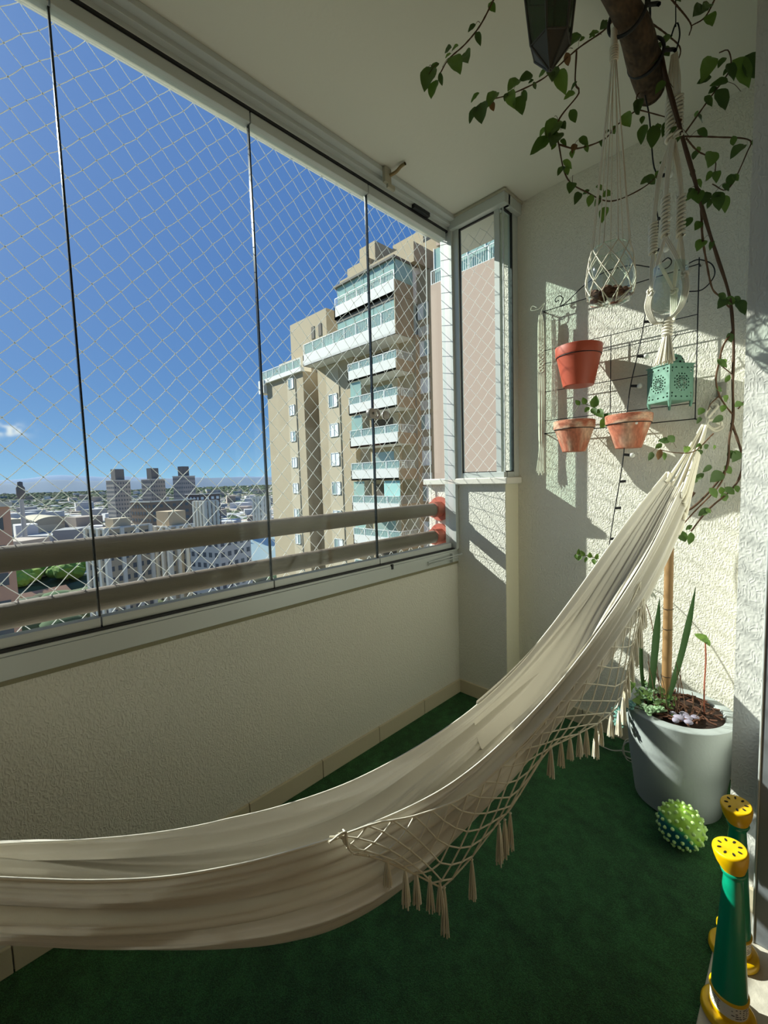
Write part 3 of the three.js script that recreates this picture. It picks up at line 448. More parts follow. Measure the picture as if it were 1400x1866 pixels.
  const LEAVES = [[-.699, 2.466, -1.095, -.717, 2.454, -1.084], [-.7, 2.451, -1.1, -.692, 2.419, -1.106], [-.713, 2.384, -1.062, -.695, 2.341, -1.05], [-.734, 2.367, -1.029, -.704, 2.31, -1.026], [-.723, 2.4, -1.048, -.748, 2.404, -1.046], [-.735, 2.395, -1.034, -.761, 2.4, -1.036], [-.759, 2.355, -1.009, -.785, 2.341, -.995], [-.755, 2.329, -1.006, -.76, 2.306, -1.02], [-.761, 2.309, -.999, -.774, 2.265, -.989], [-.77, 2.343, -.993, -.777, 2.278, -.964], [-.562, 2.382, -1.297, -.54, 2.314, -1.293], [-.577, 2.398, -1.294, -.568, 2.347, -1.278], [-.554, 2.446, -1.333, -.555, 2.424, -1.356], [-.584, 2.386, -1.275, -.609, 2.382, -1.274], [-.607, 2.363, -1.238, -.634, 2.35, -1.21], [-.631, 2.347, -1.204, -.644, 2.311, -1.167], [-.646, 2.31, -1.176, -.628, 2.257, -1.162], [-.627, 2.288, -1.183, -.614, 2.24, -1.192], [-.623, 2.321, -1.213, -.621, 2.298, -1.227], [-.665, 2.301, -1.142, -.67, 2.256, -1.103], [-.693, 2.272, -1.109, -.688, 2.212, -1.101], [-.703, 2.267, -1.107, -.727, 2.234, -1.097], [-.701, 2.304, -1.112, -.726, 2.293, -1.104], [-.603, 2.347, -1.236, -.618, 2.346, -1.232], [-.533, 2.513, -1.385, -.56, 2.479, -1.353], [-.547, 2.362, -1.38, -.562, 2.342, -1.348], [-.558, 2.316, -1.373, -.549, 2.287, -1.394], [-.589, 2.302, -1.363, -.604, 2.24, -1.317], [-.61, 2.253, -1.345, -.641, 2.211, -1.299], [-.585, 2.259, -1.356, -.59, 2.207, -1.318], [-.612, 2.276, -1.328, -.63, 2.258, -1.326], [-.575, 2.169, -1.377, -.583, 2.142, -1.347], [-.573, 2.166, -1.373, -.565, 2.14, -1.378], [-.554, 2.116, -1.382, -.552, 2.077, -1.357], [-.537, 2.084, -1.392, -.538, 2.047, -1.367], [-.513, 2.078, -1.42, -.521, 2.047, -1.422], [-.52, 2.096, -1.425, -.539, 2.092, -1.422], [-.504, 2.098, -1.429, -.485, 2.099, -1.467], [-.471, 2.085, -1.469, -.493, 2.073, -1.445], [-.496, 2.078, -1.445, -.506, 2.053, -1.449], [-.481, 2.039, -1.446, -.484, 1.994, -1.424], [-.547, 2.249, -1.41, -.526, 2.233, -1.432], [-.558, 2.215, -1.393, -.558, 2.19, -1.388], [-.503, 2.241, -1.454, -.494, 2.222, -1.459], [-.478, 2.282, -1.484, -.476, 2.273, -1.509], [-.482, 2.272, -1.48, -.497, 2.267, -1.473], [-.428, 2.411, -1.549, -.406, 2.38, -1.594], [-.408, 2.408, -1.567, -.397, 2.391, -1.596], [-.35, 2.35, -1.519, -.369, 2.322, -1.504], [-.408, 2.283, -1.551, -.414, 2.23, -1.535], [-.389, 2.278, -1.566, -.394, 2.222, -1.579], [-.379, 2.284, -1.579, -.38, 2.255, -1.572], [-.36, 2.286, -1.593, -.366, 2.246, -1.582], [-.315, 2.251, -1.562, -.337, 2.245, -1.567], [-.327, 2.237, -1.561, -.347, 2.225, -1.559], [-.223, 2.433, -1.703, -.178, 2.366, -1.745], [-.196, 2.435, -1.717, -.169, 2.389, -1.767], [-.256, 2.36, -1.681, -.231, 2.303, -1.698], [-.263, 2.431, -1.642, -.272, 2.361, -1.602], [-.265, 2.391, -1.664, -.299, 2.388, -1.653], [-.229, 2.37, -1.69, -.27, 2.381, -1.675], [-.234, 2.425, -1.694, -.212, 2.377, -1.697], [-.295, 2.298, -1.658, -.288, 2.293, -1.69], [-.299, 2.269, -1.674, -.273, 2.247, -1.691], [-.199, 2.225, -1.778, -.22, 2.187, -1.731], [-.27, 2.219, -1.728, -.272, 2.163, -1.704], [-.27, 2.165, -1.733, -.28, 2.138, -1.725], [-.259, 2.161, -1.738, -.253, 2.122, -1.716], [-.227, 2.155, -1.778, -.23, 2.116, -1.779], [-.263, 2.114, -1.766, -.25, 2.054, -1.764], [-.245, 2.105, -1.787, -.238, 2.056, -1.8], [-.281, 2.115, -1.748, -.289, 2.075, -1.736], [-.313, 2.121, -1.698, -.319, 2.106, -1.689], [-.326, 2.076, -1.798, -.359, 2.047, -1.781], [-.311, 2.069, -1.828, -.321, 2.037, -1.806], [-.308, 2.022, -1.865, -.317, 1.981, -1.826], [-.286, 2.022, -1.887, -.291, 1.991, -1.889], [-.275, 2.541, -1.597, -.292, 2.503, -1.556], [-.266, 2.55, -1.607, -.272, 2.517, -1.574], [-.353, 2.513, -1.582, -.36, 2.485, -1.554], [-.36, 2.456, -1.538, -.347, 2.434, -1.552], [-.374, 2.467, -1.524, -.361, 2.449, -1.523], [-.529, 2.504, -1.384, -.547, 2.497, -1.366], [-.523, 2.502, -1.39, -.535, 2.494, -1.383], [-.516, 2.512, -1.403, -.502, 2.507, -1.417], [-.319, 2.179, -1.701, -.312, 2.167, -1.733], [-.299, 2.227, -1.684, -.3, 2.214, -1.704], [-.239, 1.854, -2.062, -.207, 1.797, -2.066], [-.241, 1.865, -2.051, -.222, 1.842, -2.066], [-.322, 1.477, -2.027, -.332, 1.45, -2.005], [-.261, 1.439, -2.026, -.287, 1.418, -2.002], [-.325, 1.442, -2.005, -.331, 1.418, -1.988], [-.211, 1.485, -2.06, -.228, 1.468, -2.031], [-.396, 1.354, -1.896, -.434, 1.359, -1.885], [-.42, 1.325, -1.859, -.426, 1.285, -1.858], [-.402, 1.372, -1.876, -.383, 1.349, -1.898], [-.442, 1.316, -1.842, -.45, 1.284, -1.831], [-.412, 1.313, -1.871, -.406, 1.284, -1.866], [-.416, 1.346, -1.861, -.437, 1.328, -1.859], [-.359, 1.331, -1.919, -.346, 1.311, -1.952], [-.321, 1.344, -1.97, -.325, 1.309, -1.985], [-.306, 1.337, -1.97, -.299, 1.32, -1.99], [-.216, 1.309, -2.073, -.228, 1.271, -2.034], [-.308, 1.23, -1.995, -.338, 1.204, -1.985], [-.26, 1.234, -2.03, -.286, 1.198, -1.985], [-.253, 1.255, -2.03, -.231, 1.225, -2.045], [-.288, 1.26, -1.998, -.305, 1.237, -1.972], [-.326, 1.212, -1.978, -.343, 1.199, -1.953], [-.249, 1.177, -2.022, -.219, 1.15, -2.033], [-.256, 1.156, -2.011, -.24, 1.121, -2.039], [-.221, 1.183, -2.049, -.212, 1.156, -2.05], [-.259, 1.179, -2.012, -.256, 1.149, -2.025], [-.282, 1.333, -1.994, -.278, 1.315, -2.013], [-.268, 1.645, -2.037, -.256, 1.637, -2.046], [-.288, 1.103, -1.97, -.316, 1.072, -1.96], [-.181, 2.241, -1.801, -.169, 2.214, -1.808], [-.48, 2.548, -1.448, -.492, 2.522, -1.423], [-.58, 2.287, -1.361, -.564, 2.259, -1.354], [-.286, 1.548, -2.028, -.265, 1.531, -2.044], [-.362, 1.021, -1.908, -.347, .977, -1.917], [-.289, 1.176, -1.984, -.264, 1.139, -1.986], [-.375, 2.176, -1.585, -.359, 2.158, -1.59], [-.649, 2.304, -1.169, -.657, 2.287, -1.17], [-.231, 2.414, -1.695, -.243, 2.401, -1.699], [-.604, 2.342, -1.234, -.603, 2.331, -1.251], [-.377, 2.148, -1.575, -.378, 2.123, -1.577], [-.451, 2.312, -1.502, -.432, 2.263, -1.492], [-.538, 2.383, -1.374, -.557, 2.371, -1.373], [-.255, 2.371, -1.687, -.274, 2.358, -1.677], [-.244, 1.313, -2.042, -.227, 1.279, -2.067], [-.246, 2.104, -1.776, -.262, 2.098, -1.755], [-.26, 1.481, -2.045, -.265, 1.454, -2.031], [-.263, 1.859, -2.013, -.275, 1.817, -1.972], [-.497, 2.076, -1.445, -.512, 2.054, -1.444], [-.303, 2.218, -1.683, -.31, 2.198, -1.692], [-.552, 2.231, -1.397, -.556, 2.203, -1.387], [-.247, 1.588, -2.042, -.26, 1.561, -2.054], [-.362, 2.519, -1.58, -.374, 2.498, -1.582], [-.534, 2.233, -1.425, -.528, 2.212, -1.433], [-.306, 2.154, -1.726, -.293, 2.135, -1.748], [-.306, 2.12, -1.732, -.296, 2.073, -1.711], [-.236, 2.433, -1.677, -.25, 2.408, -1.663], [-.422, 2.357, -1.54, -.417, 2.309, -1.517], [-.245, 2.124, -1.758, -.229, 2.101, -1.766], [-.273, 2.093, -1.753, -.281, 2.068, -1.757], [-.28, 2.347, -1.663, -.261, 2.317, -1.672], [-.223, 2.15, -1.779, -.209, 2.129, -1.784], [-.386, 2.115, -1.547, -.404, 2.099, -1.511], [-.335, 1.012, -1.944, -.336, .963, -1.94], [-.433, 2.495, -1.498, -.438, 2.457, -1.483], [-.264, 1.512, -2.034, -.252, 1.494, -2.069], [-.583, 2.244, -1.366, -.566, 2.223, -1.368], [-.224, 2.258, -1.766, -.224, 2.238, -1.784], [-.738, 2.382, -1.035, -.749, 2.372, -1.023], [-.307, 2.122, -1.72, -.319, 2.088, -1.683], [-.294, 1.101, -1.965, -.28, 1.084, -1.965], [-.367, 2.43, -1.519, -.371, 2.425, -1.542], [-.481, 2.556, -1.45, -.499, 2.556, -1.451], [-.327, 1.318, -1.959, -.319, 1.294, -1.99], [-.268, 2.525, -1.61, -.255, 2.481, -1.595], [-.333, 2.555, -1.501, -.312, 2.524, -1.503], [-.688, 2.544, -1.144, -.676, 2.523, -1.159], [-.294, 2.314, -1.659, -.305, 2.303, -1.675], [-.501, 2.531, -1.436, -.513, 2.511, -1.405], [-.413, 2.309, -1.549, -.415, 2.288, -1.55], [-.331, 1.039, -1.939, -.349, 1.021, -1.93], [-.582, 2.276, -1.358, -.598, 2.247, -1.329], [-.37, 2.42, -1.51, -.379, 2.39, -1.483], [-.401, 2.132, -1.547, -.381, 2.111, -1.573], [-.284, 1.648, -2.035, -.253, 1.617, -2.037], [-.593, 2.236, -1.357, -.605, 2.22, -1.352], [-.268, 1.856, -2.027, -.235, 1.845, -2.063], [-.573, 2.381, -1.287, -.568, 2.354, -1.281], [-.433, 2.339, -1.53, -.424, 2.325, -1.56], [-.278, 1.869, -1.983, -.257, 1.844, -1.991], [-.321, 2.223, -1.576, -.335, 2.198, -1.572], [-.675, 2.276, -1.13, -.673, 2.255, -1.14], [-.255, 1.74, -2.051, -.245, 1.705, -2.054], [-.578, 2.183, -1.369, -.557, 2.165, -1.395]];  // stalk end, tip
  const v = base('climbing_plant', 'leafy woody climber with thin brown stems trailing down the wall and ceiling branch', 'climbing plant');
  STEMS.forEach(({ r, p }) => { const c = p.map(toV), wob = c.map((q, i) => q.clone().add(V((hash(i, 3) - 0.5) * 0.006, 0, (hash(i, 5) - 0.5) * 0.01))); mesh('stem', tube(wob, (t) => r * (1.12 - 0.42 * t) * (1 + 0.12 * Math.sin(t * 60)), p.length * 7, 7), r > 0.004 ? M.vine : M.twig, v); });
  mesh('stem', tube([V(-0.395, 0.93, -1.93), V(-0.385, 1.02, -1.95), V(-0.36, 1.11, -1.97), V(-0.335, 1.16, -1.985)], 0.006, 20, 7), M.vine, v);
  LEAVES.forEach((l, i) => {
    const a = V(l[0], l[1], l[2]), b = V(l[3], l[4], l[5]);
    const face = V(0.1 + 0.9 * hash(i, 2), 0.6 * (hash(i, 4) - 0.3), 1.0 + 0.5 * hash(i, 6)).normalize();
    leafOn(v, a, b, i % 41 === 12 ? M.dryLeaf : M.leaf[Math.floor(hash(i, 8) * 4)], face, i % 3);
  });
  const B = V(-0.39, 2.4, -1.45), tend = [];
  for (let k = 0; k < 40; k++) {                                        // fine bare tendrils beside the leaves
    const l = LEAVES[(k * 3) % LEAVES.length], a = V(l[0], l[1], l[2]), d = V(hash(k, 1) - 0.5, hash(k, 2) - 0.7, hash(k, 3) - 0.5).multiplyScalar(0.06);
    tend.push(tube([a, a.clone().addScaledVector(d, 0.5).add(V(0, 0.006, 0)), a.clone().add(d)], 0.0007, 5, 4));
  }
  mesh('tendrils', tend, M.twig, v);
}
{ // thick branch hung under the ceiling
  const pts = [V(-0.405, 2.405, -1.61), V(-0.40, 2.425, -1.5), V(-0.392, 2.43, -1.38), V(-0.40, 2.43, -1.24), V(-0.41, 2.425, -1.08), V(-0.40, 2.43, -0.86)];
  const b = base('hanging_branch', 'thick rough brown branch hung lengthwise under the ceiling', 'branch');
  const R = (t) => (0.036 + 0.006 * Math.sin(t * 9)) * (1 - 0.15 * t) * (t < 0.02 ? 0.9 : 1);
  mesh('bark', [tube(pts, R, 60, 18), new THREE.SphereGeometry(0.036, 18, 8).scale(1, 1, 0.3).translate(-0.405, 2.405, -1.61)], M.bark, b);
  const tie = (z) => [new THREE.TorusGeometry(0.045, 0.0045, 8, 28).translate(-0.394, 2.428, z), tube([V(-0.394, 2.47, z), V(-0.385, 2.53, z), V(-0.39, CEIL, z)], 0.0032, 14, 6), tube([V(-0.352, 2.42, z), V(-0.33, 2.415, z - 0.012), V(-0.322, 2.4, z)], 0.005, 8, 6)];
  mesh('black_tie', [...tie(-1.5), ...tie(-1.33), ...tie(-0.95)], M.black, b);
}
// ------------------------------------------------------------------ macramé hangers with their jars
function ringPoints(cx, y, cz, R, n, ph = 0) { return Array.from({ length: n }, (_, k) => V(cx + R * Math.cos(ph + k * 2 * Math.PI / n), y, cz + R * Math.sin(ph + k * 2 * Math.PI / n))); }
{
  const cx = -0.43, cz = -1.335, top = V(-0.425, 2.415, -1.33), n = 9;
  const j = base('glass_jar', 'round clear glass jar held in a white knotted net, hanging left of the other jar', 'glass jar', [cx, 1.714, cz]);
  const prof = [[0.03, 0], [0.05, 0.006], [0.0595, 0.04], [0.06, 0.075], [0.056, 0.11], [0.046, 0.134], [0.042, 0.146]];
  const jar = lathe([[0, 0], ...prof, [0.0445, 0.15], [0.041, 0.15]], 48), jp = jar.attributes.position;
  for (let i = 0; i < jp.count; i++) { const a = Math.atan2(jp.getZ(i), jp.getX(i)), k = 1 + 0.018 * Math.sin(a * 7 + jp.getY(i) * 60) * Math.sin(jp.getY(i) * 90); jp.setX(i, jp.getX(i) * k); jp.setZ(i, jp.getZ(i) * k); }
  jar.computeVertexNormals();
  mesh('jar_glass', jar, M.jar, j);
  mesh('jar_rim', new THREE.TorusGeometry(0.0435, 0.0022, 8, 40).rotateX(Math.PI / 2).translate(0, 0.15, 0), M.jar, j);
  const bits = [];
  for (let k = 0; k < 46; k++) { const a = rnd() * 6.283, r = 0.047 * Math.sqrt(rnd()), s = 0.007 + 0.006 * rnd(); bits.push(new THREE.DodecahedronGeometry(s).scale(1, 0.7, 1.2).rotateY(a * 3).translate(cx + r * Math.cos(a), 1.724 + rnd() * 0.03, cz + r * Math.sin(a))); }
  stuff(tag(mesh('bark_chips', bits, M.chip), 'brown bark chips filling the bottom of the netted glass jar', 'bark chips'));
  const h = base('macrame_hanger', 'thin white cord plant hanger with a net pocket round the left jar', 'plant hanger', [0, 0, 0]);
  const R = (y) => { const t = y - 1.714; for (let i = 1; i < prof.length; i++) if (t <= prof[i][1]) return mix(prof[i - 1][0], prof[i][0], (t - prof[i - 1][1]) / (prof[i][1] - prof[i - 1][1])) + 0.003; return 0.046; };
  const cords = [], lattice = [];
  for (let k = 0; k < n; k++) {
    const e = ringPoints(cx, 1.862, cz, 0.05, n, 0.2)[k], b0 = V(top.x + 0.008 * Math.cos(k * 0.7), 2.31, top.z + 0.008 * Math.sin(k * 0.7));
    cords.push(tube([top.clone().add(V(0.003 * Math.cos(k * 0.7), 0, 0.003 * Math.sin(k * 0.7))), b0, b0.clone().lerp(e, 0.5), e], 0.0016, 24, 5));
    const lv = [1.862, 1.835, 1.803, 1.768, 1.736, 1.714];
    for (let i = 0; i + 1 < lv.length; i++) for (const s of [-0.5, 0.5]) {
      const a0 = 0.2 + (k + (i % 2 ? 0.5 : 0)) * 2 * Math.PI / n, a1 = a0 + s * 2 * Math.PI / n, r0 = i ? R(lv[i]) : 0.05, r1 = i + 2 === lv.length ? 0.02 : R(lv[i + 1]), A = V(cx + r0 * Math.cos(a0), lv[i], cz + r0 * Math.sin(a0)), Bq = V(cx + r1 * Math.cos(a1), lv[i + 1], cz + r1 * Math.sin(a1));
      const m = A.clone().lerp(Bq, 0.5), rm = Math.hypot(m.x - cx, m.z - cz), want = (r0 + r1) / 2 + 0.0005; m.x = cx + (m.x - cx) * want / rm; m.z = cz + (m.z - cz) * want / rm;
      lattice.push(rod(A, m, 0.0014, 0.0014, 5), rod(m, Bq, 0.0014, 0.0014, 5), ball(A, 0.0024, 5, 4));
    }
  }
  mesh('cords', cords, M.rope, h); mesh('net_pocket', lattice, M.rope, h);
  mesh('wrapped_top', [rod(V(top.x, 2.335, top.z), V(top.x, 2.415, top.z), 0.0105, 0.008, 12), ...[0, 1, 2, 3, 4, 5].map((k) => new THREE.TorusGeometry(0.0108, 0.0013, 5, 16).rotateX(Math.PI / 2).translate(top.x, 2.34 + k * 0.006, top.z))], M.rope, h);
  mesh('hanging_loop', tube([V(top.x, 2.41, top.z), V(top.x + 0.012, 2.44, top.z), V(-0.395, 2.472, top.z), V(-0.37, 2.43, top.z - 0.004)], 0.003, 20, 6), M.rope, h);
}
{
  const cx = -0.34, cz = -1.575, top = V(cx, 2.45, cz);
  const j = base('glass_jar', 'smooth open glass jar cradled by the thick macramé hanger with a tassel', 'glass jar', [cx, 1.725, cz]);
  mesh('jar_glass', lathe([[0, 0], [0.03, 0.002], [0.046, 0.018], [0.0475, 0.06], [0.0465, 0.105], [0.047, 0.13], [0.0445, 0.132], [0.0445, 0.105]], 44), M.jar, j);
  const h = base('macrame_hanger', 'thick cream macramé hanger with spiral knots and a long tassel', 'plant hanger', [0, 0, 0]);
  const strand = (pts, r = 0.0026) => tube(pts, r, pts.length * 8, 6), cords = [], knots = [];
  mesh('hanging_loop', [tube([V(cx, 2.44, cz), V(cx + 0.012, 2.49, cz), V(cx + 0.004, 2.53, cz), V(cx - 0.01, 2.50, cz)], 0.0022, 20, 6), rod(V(cx + 0.002, 2.52, cz), V(cx, CEIL, cz), 0.0016)], M.wire, h);
  const band = []; for (let k = 0; k < 8; k++) band.push(strand([V(cx + (k - 3.5) * 0.0018, 2.45, cz), V(cx + (k - 3.5) * 0.0042, 2.38, cz + 0.002 * (k % 2)), V(cx + (k - 3.5) * 0.0046, 2.33, cz)], 0.0026));
  mesh('cord_band', band, M.rope, h);
  const spiral = (x, z, y0, y1, R) => { const l = []; for (let s = 0; s < 2; s++) { const p = []; for (let i = 0; i <= 34; i++) { const a = i * 0.95 + s * Math.PI; p.push(V(x + R * Math.cos(a), mix(y0, y1, i / 34), z + R * Math.sin(a))); } l.push(tube(p, 0.0042, 140, 6)); } l.push(rod(V(x, y0, z), V(x, y1, z), 0.006, 0.006, 8)); return l; };
  mesh('spiral_knots', spiral(cx - 0.004, cz, 2.33, 2.215, 0.013), M.rope, h);
  mesh('spiral_knots', spiral(cx + 0.013, cz, 2.325, 2.215, 0.01), M.rope, h);
  const sin = [[-0.043, 0.012, 1.995, 1.905], [-0.008, 0.03, 2.05, 1.935], [0.024, -0.006, 2.05, 1.935]];   // the three knotted sinnets
  const ends = [[-0.044, 0.018], [0.036, 0.028], [0.012, -0.045]];
  for (const [dx, dz, y0, y1] of sin) {
    for (let k = 0; k < 4; k++) cords.push(strand([V(cx + (k - 1.5) * 0.004, 2.22, cz), V(cx + dx * 0.7 + (k - 1.5) * 0.003, 2.12, cz + dz * 0.7), V(cx + dx + (k - 1.5) * 0.0022, y0, cz + dz)]));
    mesh('spiral_knots', spiral(cx + dx, cz + dz, y0, y1, 0.0092), M.rope, h);
  }
  const kn = [[-0.045, 1.79, 0.022], [0.04, 1.815, 0.02], [0.0, 1.80, -0.05]];
  const link = (s, k, o) => cords.push(strand([V(cx + sin[s][0] + o, sin[s][3], cz + sin[s][1]), V(cx + mix(sin[s][0], kn[k][0], 0.55) + o, mix(sin[s][3], kn[k][1], 0.5), cz + mix(sin[s][1], kn[k][2], 0.5)), V(cx + kn[k][0] + o * 0.4, kn[k][1], cz + kn[k][2])]));
  for (const o of [-0.004, 0, 0.004]) { link(0, 0, o); link(1, 0, o * 0.7); link(1, 1, o); link(2, 1, o * 0.7); link(0, 2, o * 0.7); link(2, 2, o); }
  for (const [x, y, z] of kn) { knots.push(new THREE.TorusKnotGeometry(0.0065, 0.0035, 40, 6).translate(cx + x, y, cz + z)); for (let k = 0; k < 5; k++) { const o = (k - 2) * 0.0036; cords.push(strand([V(cx + x + o, y, cz + z), V(cx + x * 1.12 + o, y - 0.045, cz + z * 1.15), V(cx + x * 0.75 + o * 0.8, y - 0.092, cz + z * 0.8), V(cx + o * 0.4 - 0.004, 1.70, cz)], 0.0027)); } }
  mesh('cords', cords, M.rope, h); mesh('knots', knots, M.rope, h);
  mesh('wrapped_knot', [rod(V(cx - 0.004, 1.655, cz), V(cx - 0.004, 1.708, cz), 0.0135, 0.012, 14), ...[0, 1, 2, 3, 4].map((k) => new THREE.TorusGeometry(0.0138, 0.0022, 6, 20).rotateX(Math.PI / 2 + 0.06).translate(cx - 0.004, 1.66 + k * 0.009, cz))], M.rope, h);
  const t = []; for (let k = 0; k < 34; k++) { const a = k * 2.4, r = 0.004 + 0.024 * Math.sqrt(k / 34); t.push(tube([V(cx - 0.004 + 0.3 * r * Math.cos(a), 1.66, cz + 0.3 * r * Math.sin(a)), V(cx - 0.006 + 0.7 * r * Math.cos(a), 1.61, cz + 0.7 * r * Math.sin(a)), V(cx - 0.008 + r * Math.cos(a), 1.572 + 0.008 * rnd(), cz + r * Math.sin(a))], 0.0024, 8, 5)); }
  mesh('tassel', t, M.rope, h);
}
{ // macramé strip hung on the left end of the rack
  const h = base('macrame_strip', 'long narrow cream macramé strip with frayed ends hanging at the rack edge', 'wall hanging', [-0.988, 2.02, -2.095]);
  const l = [], x = (k) => (k - 3.5) * 0.0042;
  for (let k = 0; k < 8; k++) l.push(tube([V(x(k) * 0.5, 0, 0.004), V(x(k), -0.06, 0.004 * (k % 2)), V(x(k) * 1.1, -0.3, 0), V(x(k) * 0.9, -0.56, 0.003 * (k % 3)), V(x(k) * 0.8, -0.66, 0), V(x(k) * 1.3 - 0.004, -0.76 - 0.01 * (k % 3), 0.003)], 0.0026, 40, 5));
  mesh('cords', l, M.rope, h);
  const kn = []; for (let i = 0; i < 14; i++) kn.push(new THREE.TorusGeometry(0.011, 0.003, 6, 14).scale(1, 0.55, 0.6).translate((i % 2) * 0.004 - 0.002, -0.06 - i * 0.016, 0.003));
  for (let i = 0; i < 5; i++) kn.push(new THREE.TorusGeometry(0.01, 0.0028, 6, 14).scale(1, 0.55, 0.6).translate(0, -0.52 - i * 0.02, 0.003));
  mesh('knots', kn, M.rope, h);
  mesh('hanging_bow', tube([V(-0.02, 0.04, 0.004), V(-0.045, 0.055, 0), V(-0.05, 0.035, 0.004), V(-0.01, 0.03, 0.006), V(0.02, 0.05, 0.004), V(0.006, 0.016, 0.008), V(0, 0, 0.004)], 0.0012, 40, 5), M.rope, h);
  const s = []; for (let k = 0; k < 5; k++) s.push(tube([V(0.05 + k * 0.005, -0.04, 0.003), V(0.055 + k * 0.006, -0.25, 0.002), V(0.05 + k * 0.006, -0.5, 0.003)], 0.0022, 16, 5));
  mesh('side_cords', s, M.rope, h);
}
{ // mint metal lantern with pierced sides
  const L = base('candle_lantern', 'mint green pierced metal lantern with domed top hanging on the wire rack', 'lantern', [-0.432, 1.515, -2.035]);
  L.rotation.y = -0.575;
  const W = 0.108, Hh = 0.135, t = 0.0022;
  const panel = () => {
    const s = new THREE.Shape([[-W / 2, 0], [W / 2, 0], [W / 2, Hh], [-W / 2, Hh]].map(([x, y]) => new THREE.Vector2(x, y)));
    const hole = (x, y, rx, ry, a) => { const h = new THREE.Path(); h.absellipse(x, y, rx, ry, 0, Math.PI * 2, true, a); s.holes.push(h); };
    const cy = Hh * 0.5;
    for (let k = 0; k < 8; k++) { const a = k * Math.PI / 4 + Math.PI / 8, c = Math.cos(a), d = Math.sin(a); hole(c * 0.012, cy + d * 0.012, 0.006, 0.0028, a); hole(c * 0.023, cy + d * 0.023, 0.0044, 0.0032, a + 1.57); const b = a + Math.PI / 8; hole(Math.cos(b) * 0.0185, cy + Math.sin(b) * 0.0185, 0.0062, 0.0026, b); hole(Math.cos(b) * 0.0315, cy + Math.sin(b) * 0.0315, 0.0045, 0.003, b + 1.57); hole(c * 0.0335, cy + d * 0.0335, 0.0034, 0.0026, a); }
    for (const x of [-0.043, 0.043]) for (const y of [0.014, 0.026, Hh - 0.026, Hh - 0.014]) hole(x, y, 0.0036, 0.0036, 0);
    for (const x of [-0.026, 0, 0.026]) for (const y of [0.013, Hh - 0.013]) hole(x, y, 0.0045, 0.003, 0);
    return new THREE.ExtrudeGeometry(s, { depth: t, bevelEnabled: false, curveSegments: 8 }).translate(0, 0, W / 2 - t);
  };
  for (let k = 0; k < 4; k++) mesh('pierced_panel', panel().rotateY(k * Math.PI / 2), M.teal, L);
  mesh('floor_plate', box(-W / 2, W / 2, -0.002, 0.001, -W / 2, W / 2), M.teal, L);
  for (const x of [-1, 1]) for (const z of [-1, 1]) mesh('leg', rod(V(x * (W / 2 - 0.006), -0.024, z * (W / 2 - 0.006)), V(x * (W / 2 - 0.004), 0, z * (W / 2 - 0.004)), 0.004, 0.007, 6), M.teal, L);
  mesh('top_plate', box(-W / 2 - 0.004, W / 2 + 0.004, Hh, Hh + 0.004, -W / 2 - 0.004, W / 2 + 0.004, 0.001), M.teal, L);
  const dome = []; for (let r = 0; r < 3; r++) for (let k = 0; k < 10; k++) { const a = (k + (r % 2) / 2) * 0.628, y = Hh + 0.011 + r * 0.012, R = [0.0445, 0.0425, 0.033][r]; dome.push(ball(V(R * Math.cos(a), y, R * Math.sin(a)), 0.0042, 6, 5)); }
  mesh('dome', lathe([[0.045, Hh + 0.004], [0.0445, Hh + 0.022], [0.037, Hh + 0.038], [0.02, Hh + 0.047], [0.005, Hh + 0.048], [0.004, Hh + 0.056]], 24), M.teal, L);
  mesh('dome_piercing', dome, M.dark, L);
  mesh('hanging_ring', [new THREE.TorusGeometry(0.012, 0.0018, 6, 24).translate(0, Hh + 0.068, 0), tube([V(0, Hh + 0.078, 0), V(-0.004, Hh + 0.1, -0.01), V(0.0, Hh + 0.13, -0.03)], 0.0016, 12, 5)], M.wire, L);
}
{ // string lights
  const CORD = [[-.428, 2.486, -1.533], [-.409, 2.374, -1.568], [-.402, 2.315, -1.583], [-.395, 2.187, -1.605], [-.388, 2.151, -1.636], [-.409, 2.124, -1.683], [-.415, 2.091, -1.745], [-.431, 2.04, -1.795], [-.465, 1.992, -1.898], [-.499, 1.913, -1.968], [-.525, 1.816, -2.017], [-.552, 1.705, -2.034], [-.572, 1.595, -2.03], [-.559, 1.447, -1.941], [-.577, 1.312, -1.965], [-.599, 1.166, -1.983], [-.617, 1.059, -1.981], [-.63, .894, -1.964]], SOCKETS = [[-.44, 2.024, -1.822, 1], [-.517, 1.839, -1.999, 1], [-.548, 1.716, -2.027, 1], [-.569, 1.6, -2.025, 1], [-.558, 1.444, -1.936, 1], [-.575, 1.316, -1.959, 1], [-.592, 1.204, -1.973, 0], [-.61, 1.092, -1.977, 0], [-.623, .961, -1.966, 0], [-.389, 2.157, -1.622, 1], [-.414, 2.088, -1.739, 1]];
  const s = base('string_lights', 'black cord of unlit round fairy lights draped down the end wall', 'string lights');
  mesh('cord', tube(CORD.map((p, i) => toV(p).add(V((hash(i, 1) - 0.5) * 0.006, 0, 0))), 0.0021, 130, 6), M.black, s);
  SOCKETS.forEach(([x, y, z, lit], i) => {
    const a = V(x, y, z), d = V(0.75, lit ? -0.12 : 0.06, -0.45 + 0.5 * hash(i, 2)).normalize(), b = a.clone().addScaledVector(d, 0.024);
    const so = mesh('socket', rod(a, b, 0.0052, 0.0058, 10), M.black, s);
    if (lit) mesh('bulb', ball(b.clone().addScaledVector(d, 0.009), 0.0105, 14, 10), M.bulb, so);
  });
}
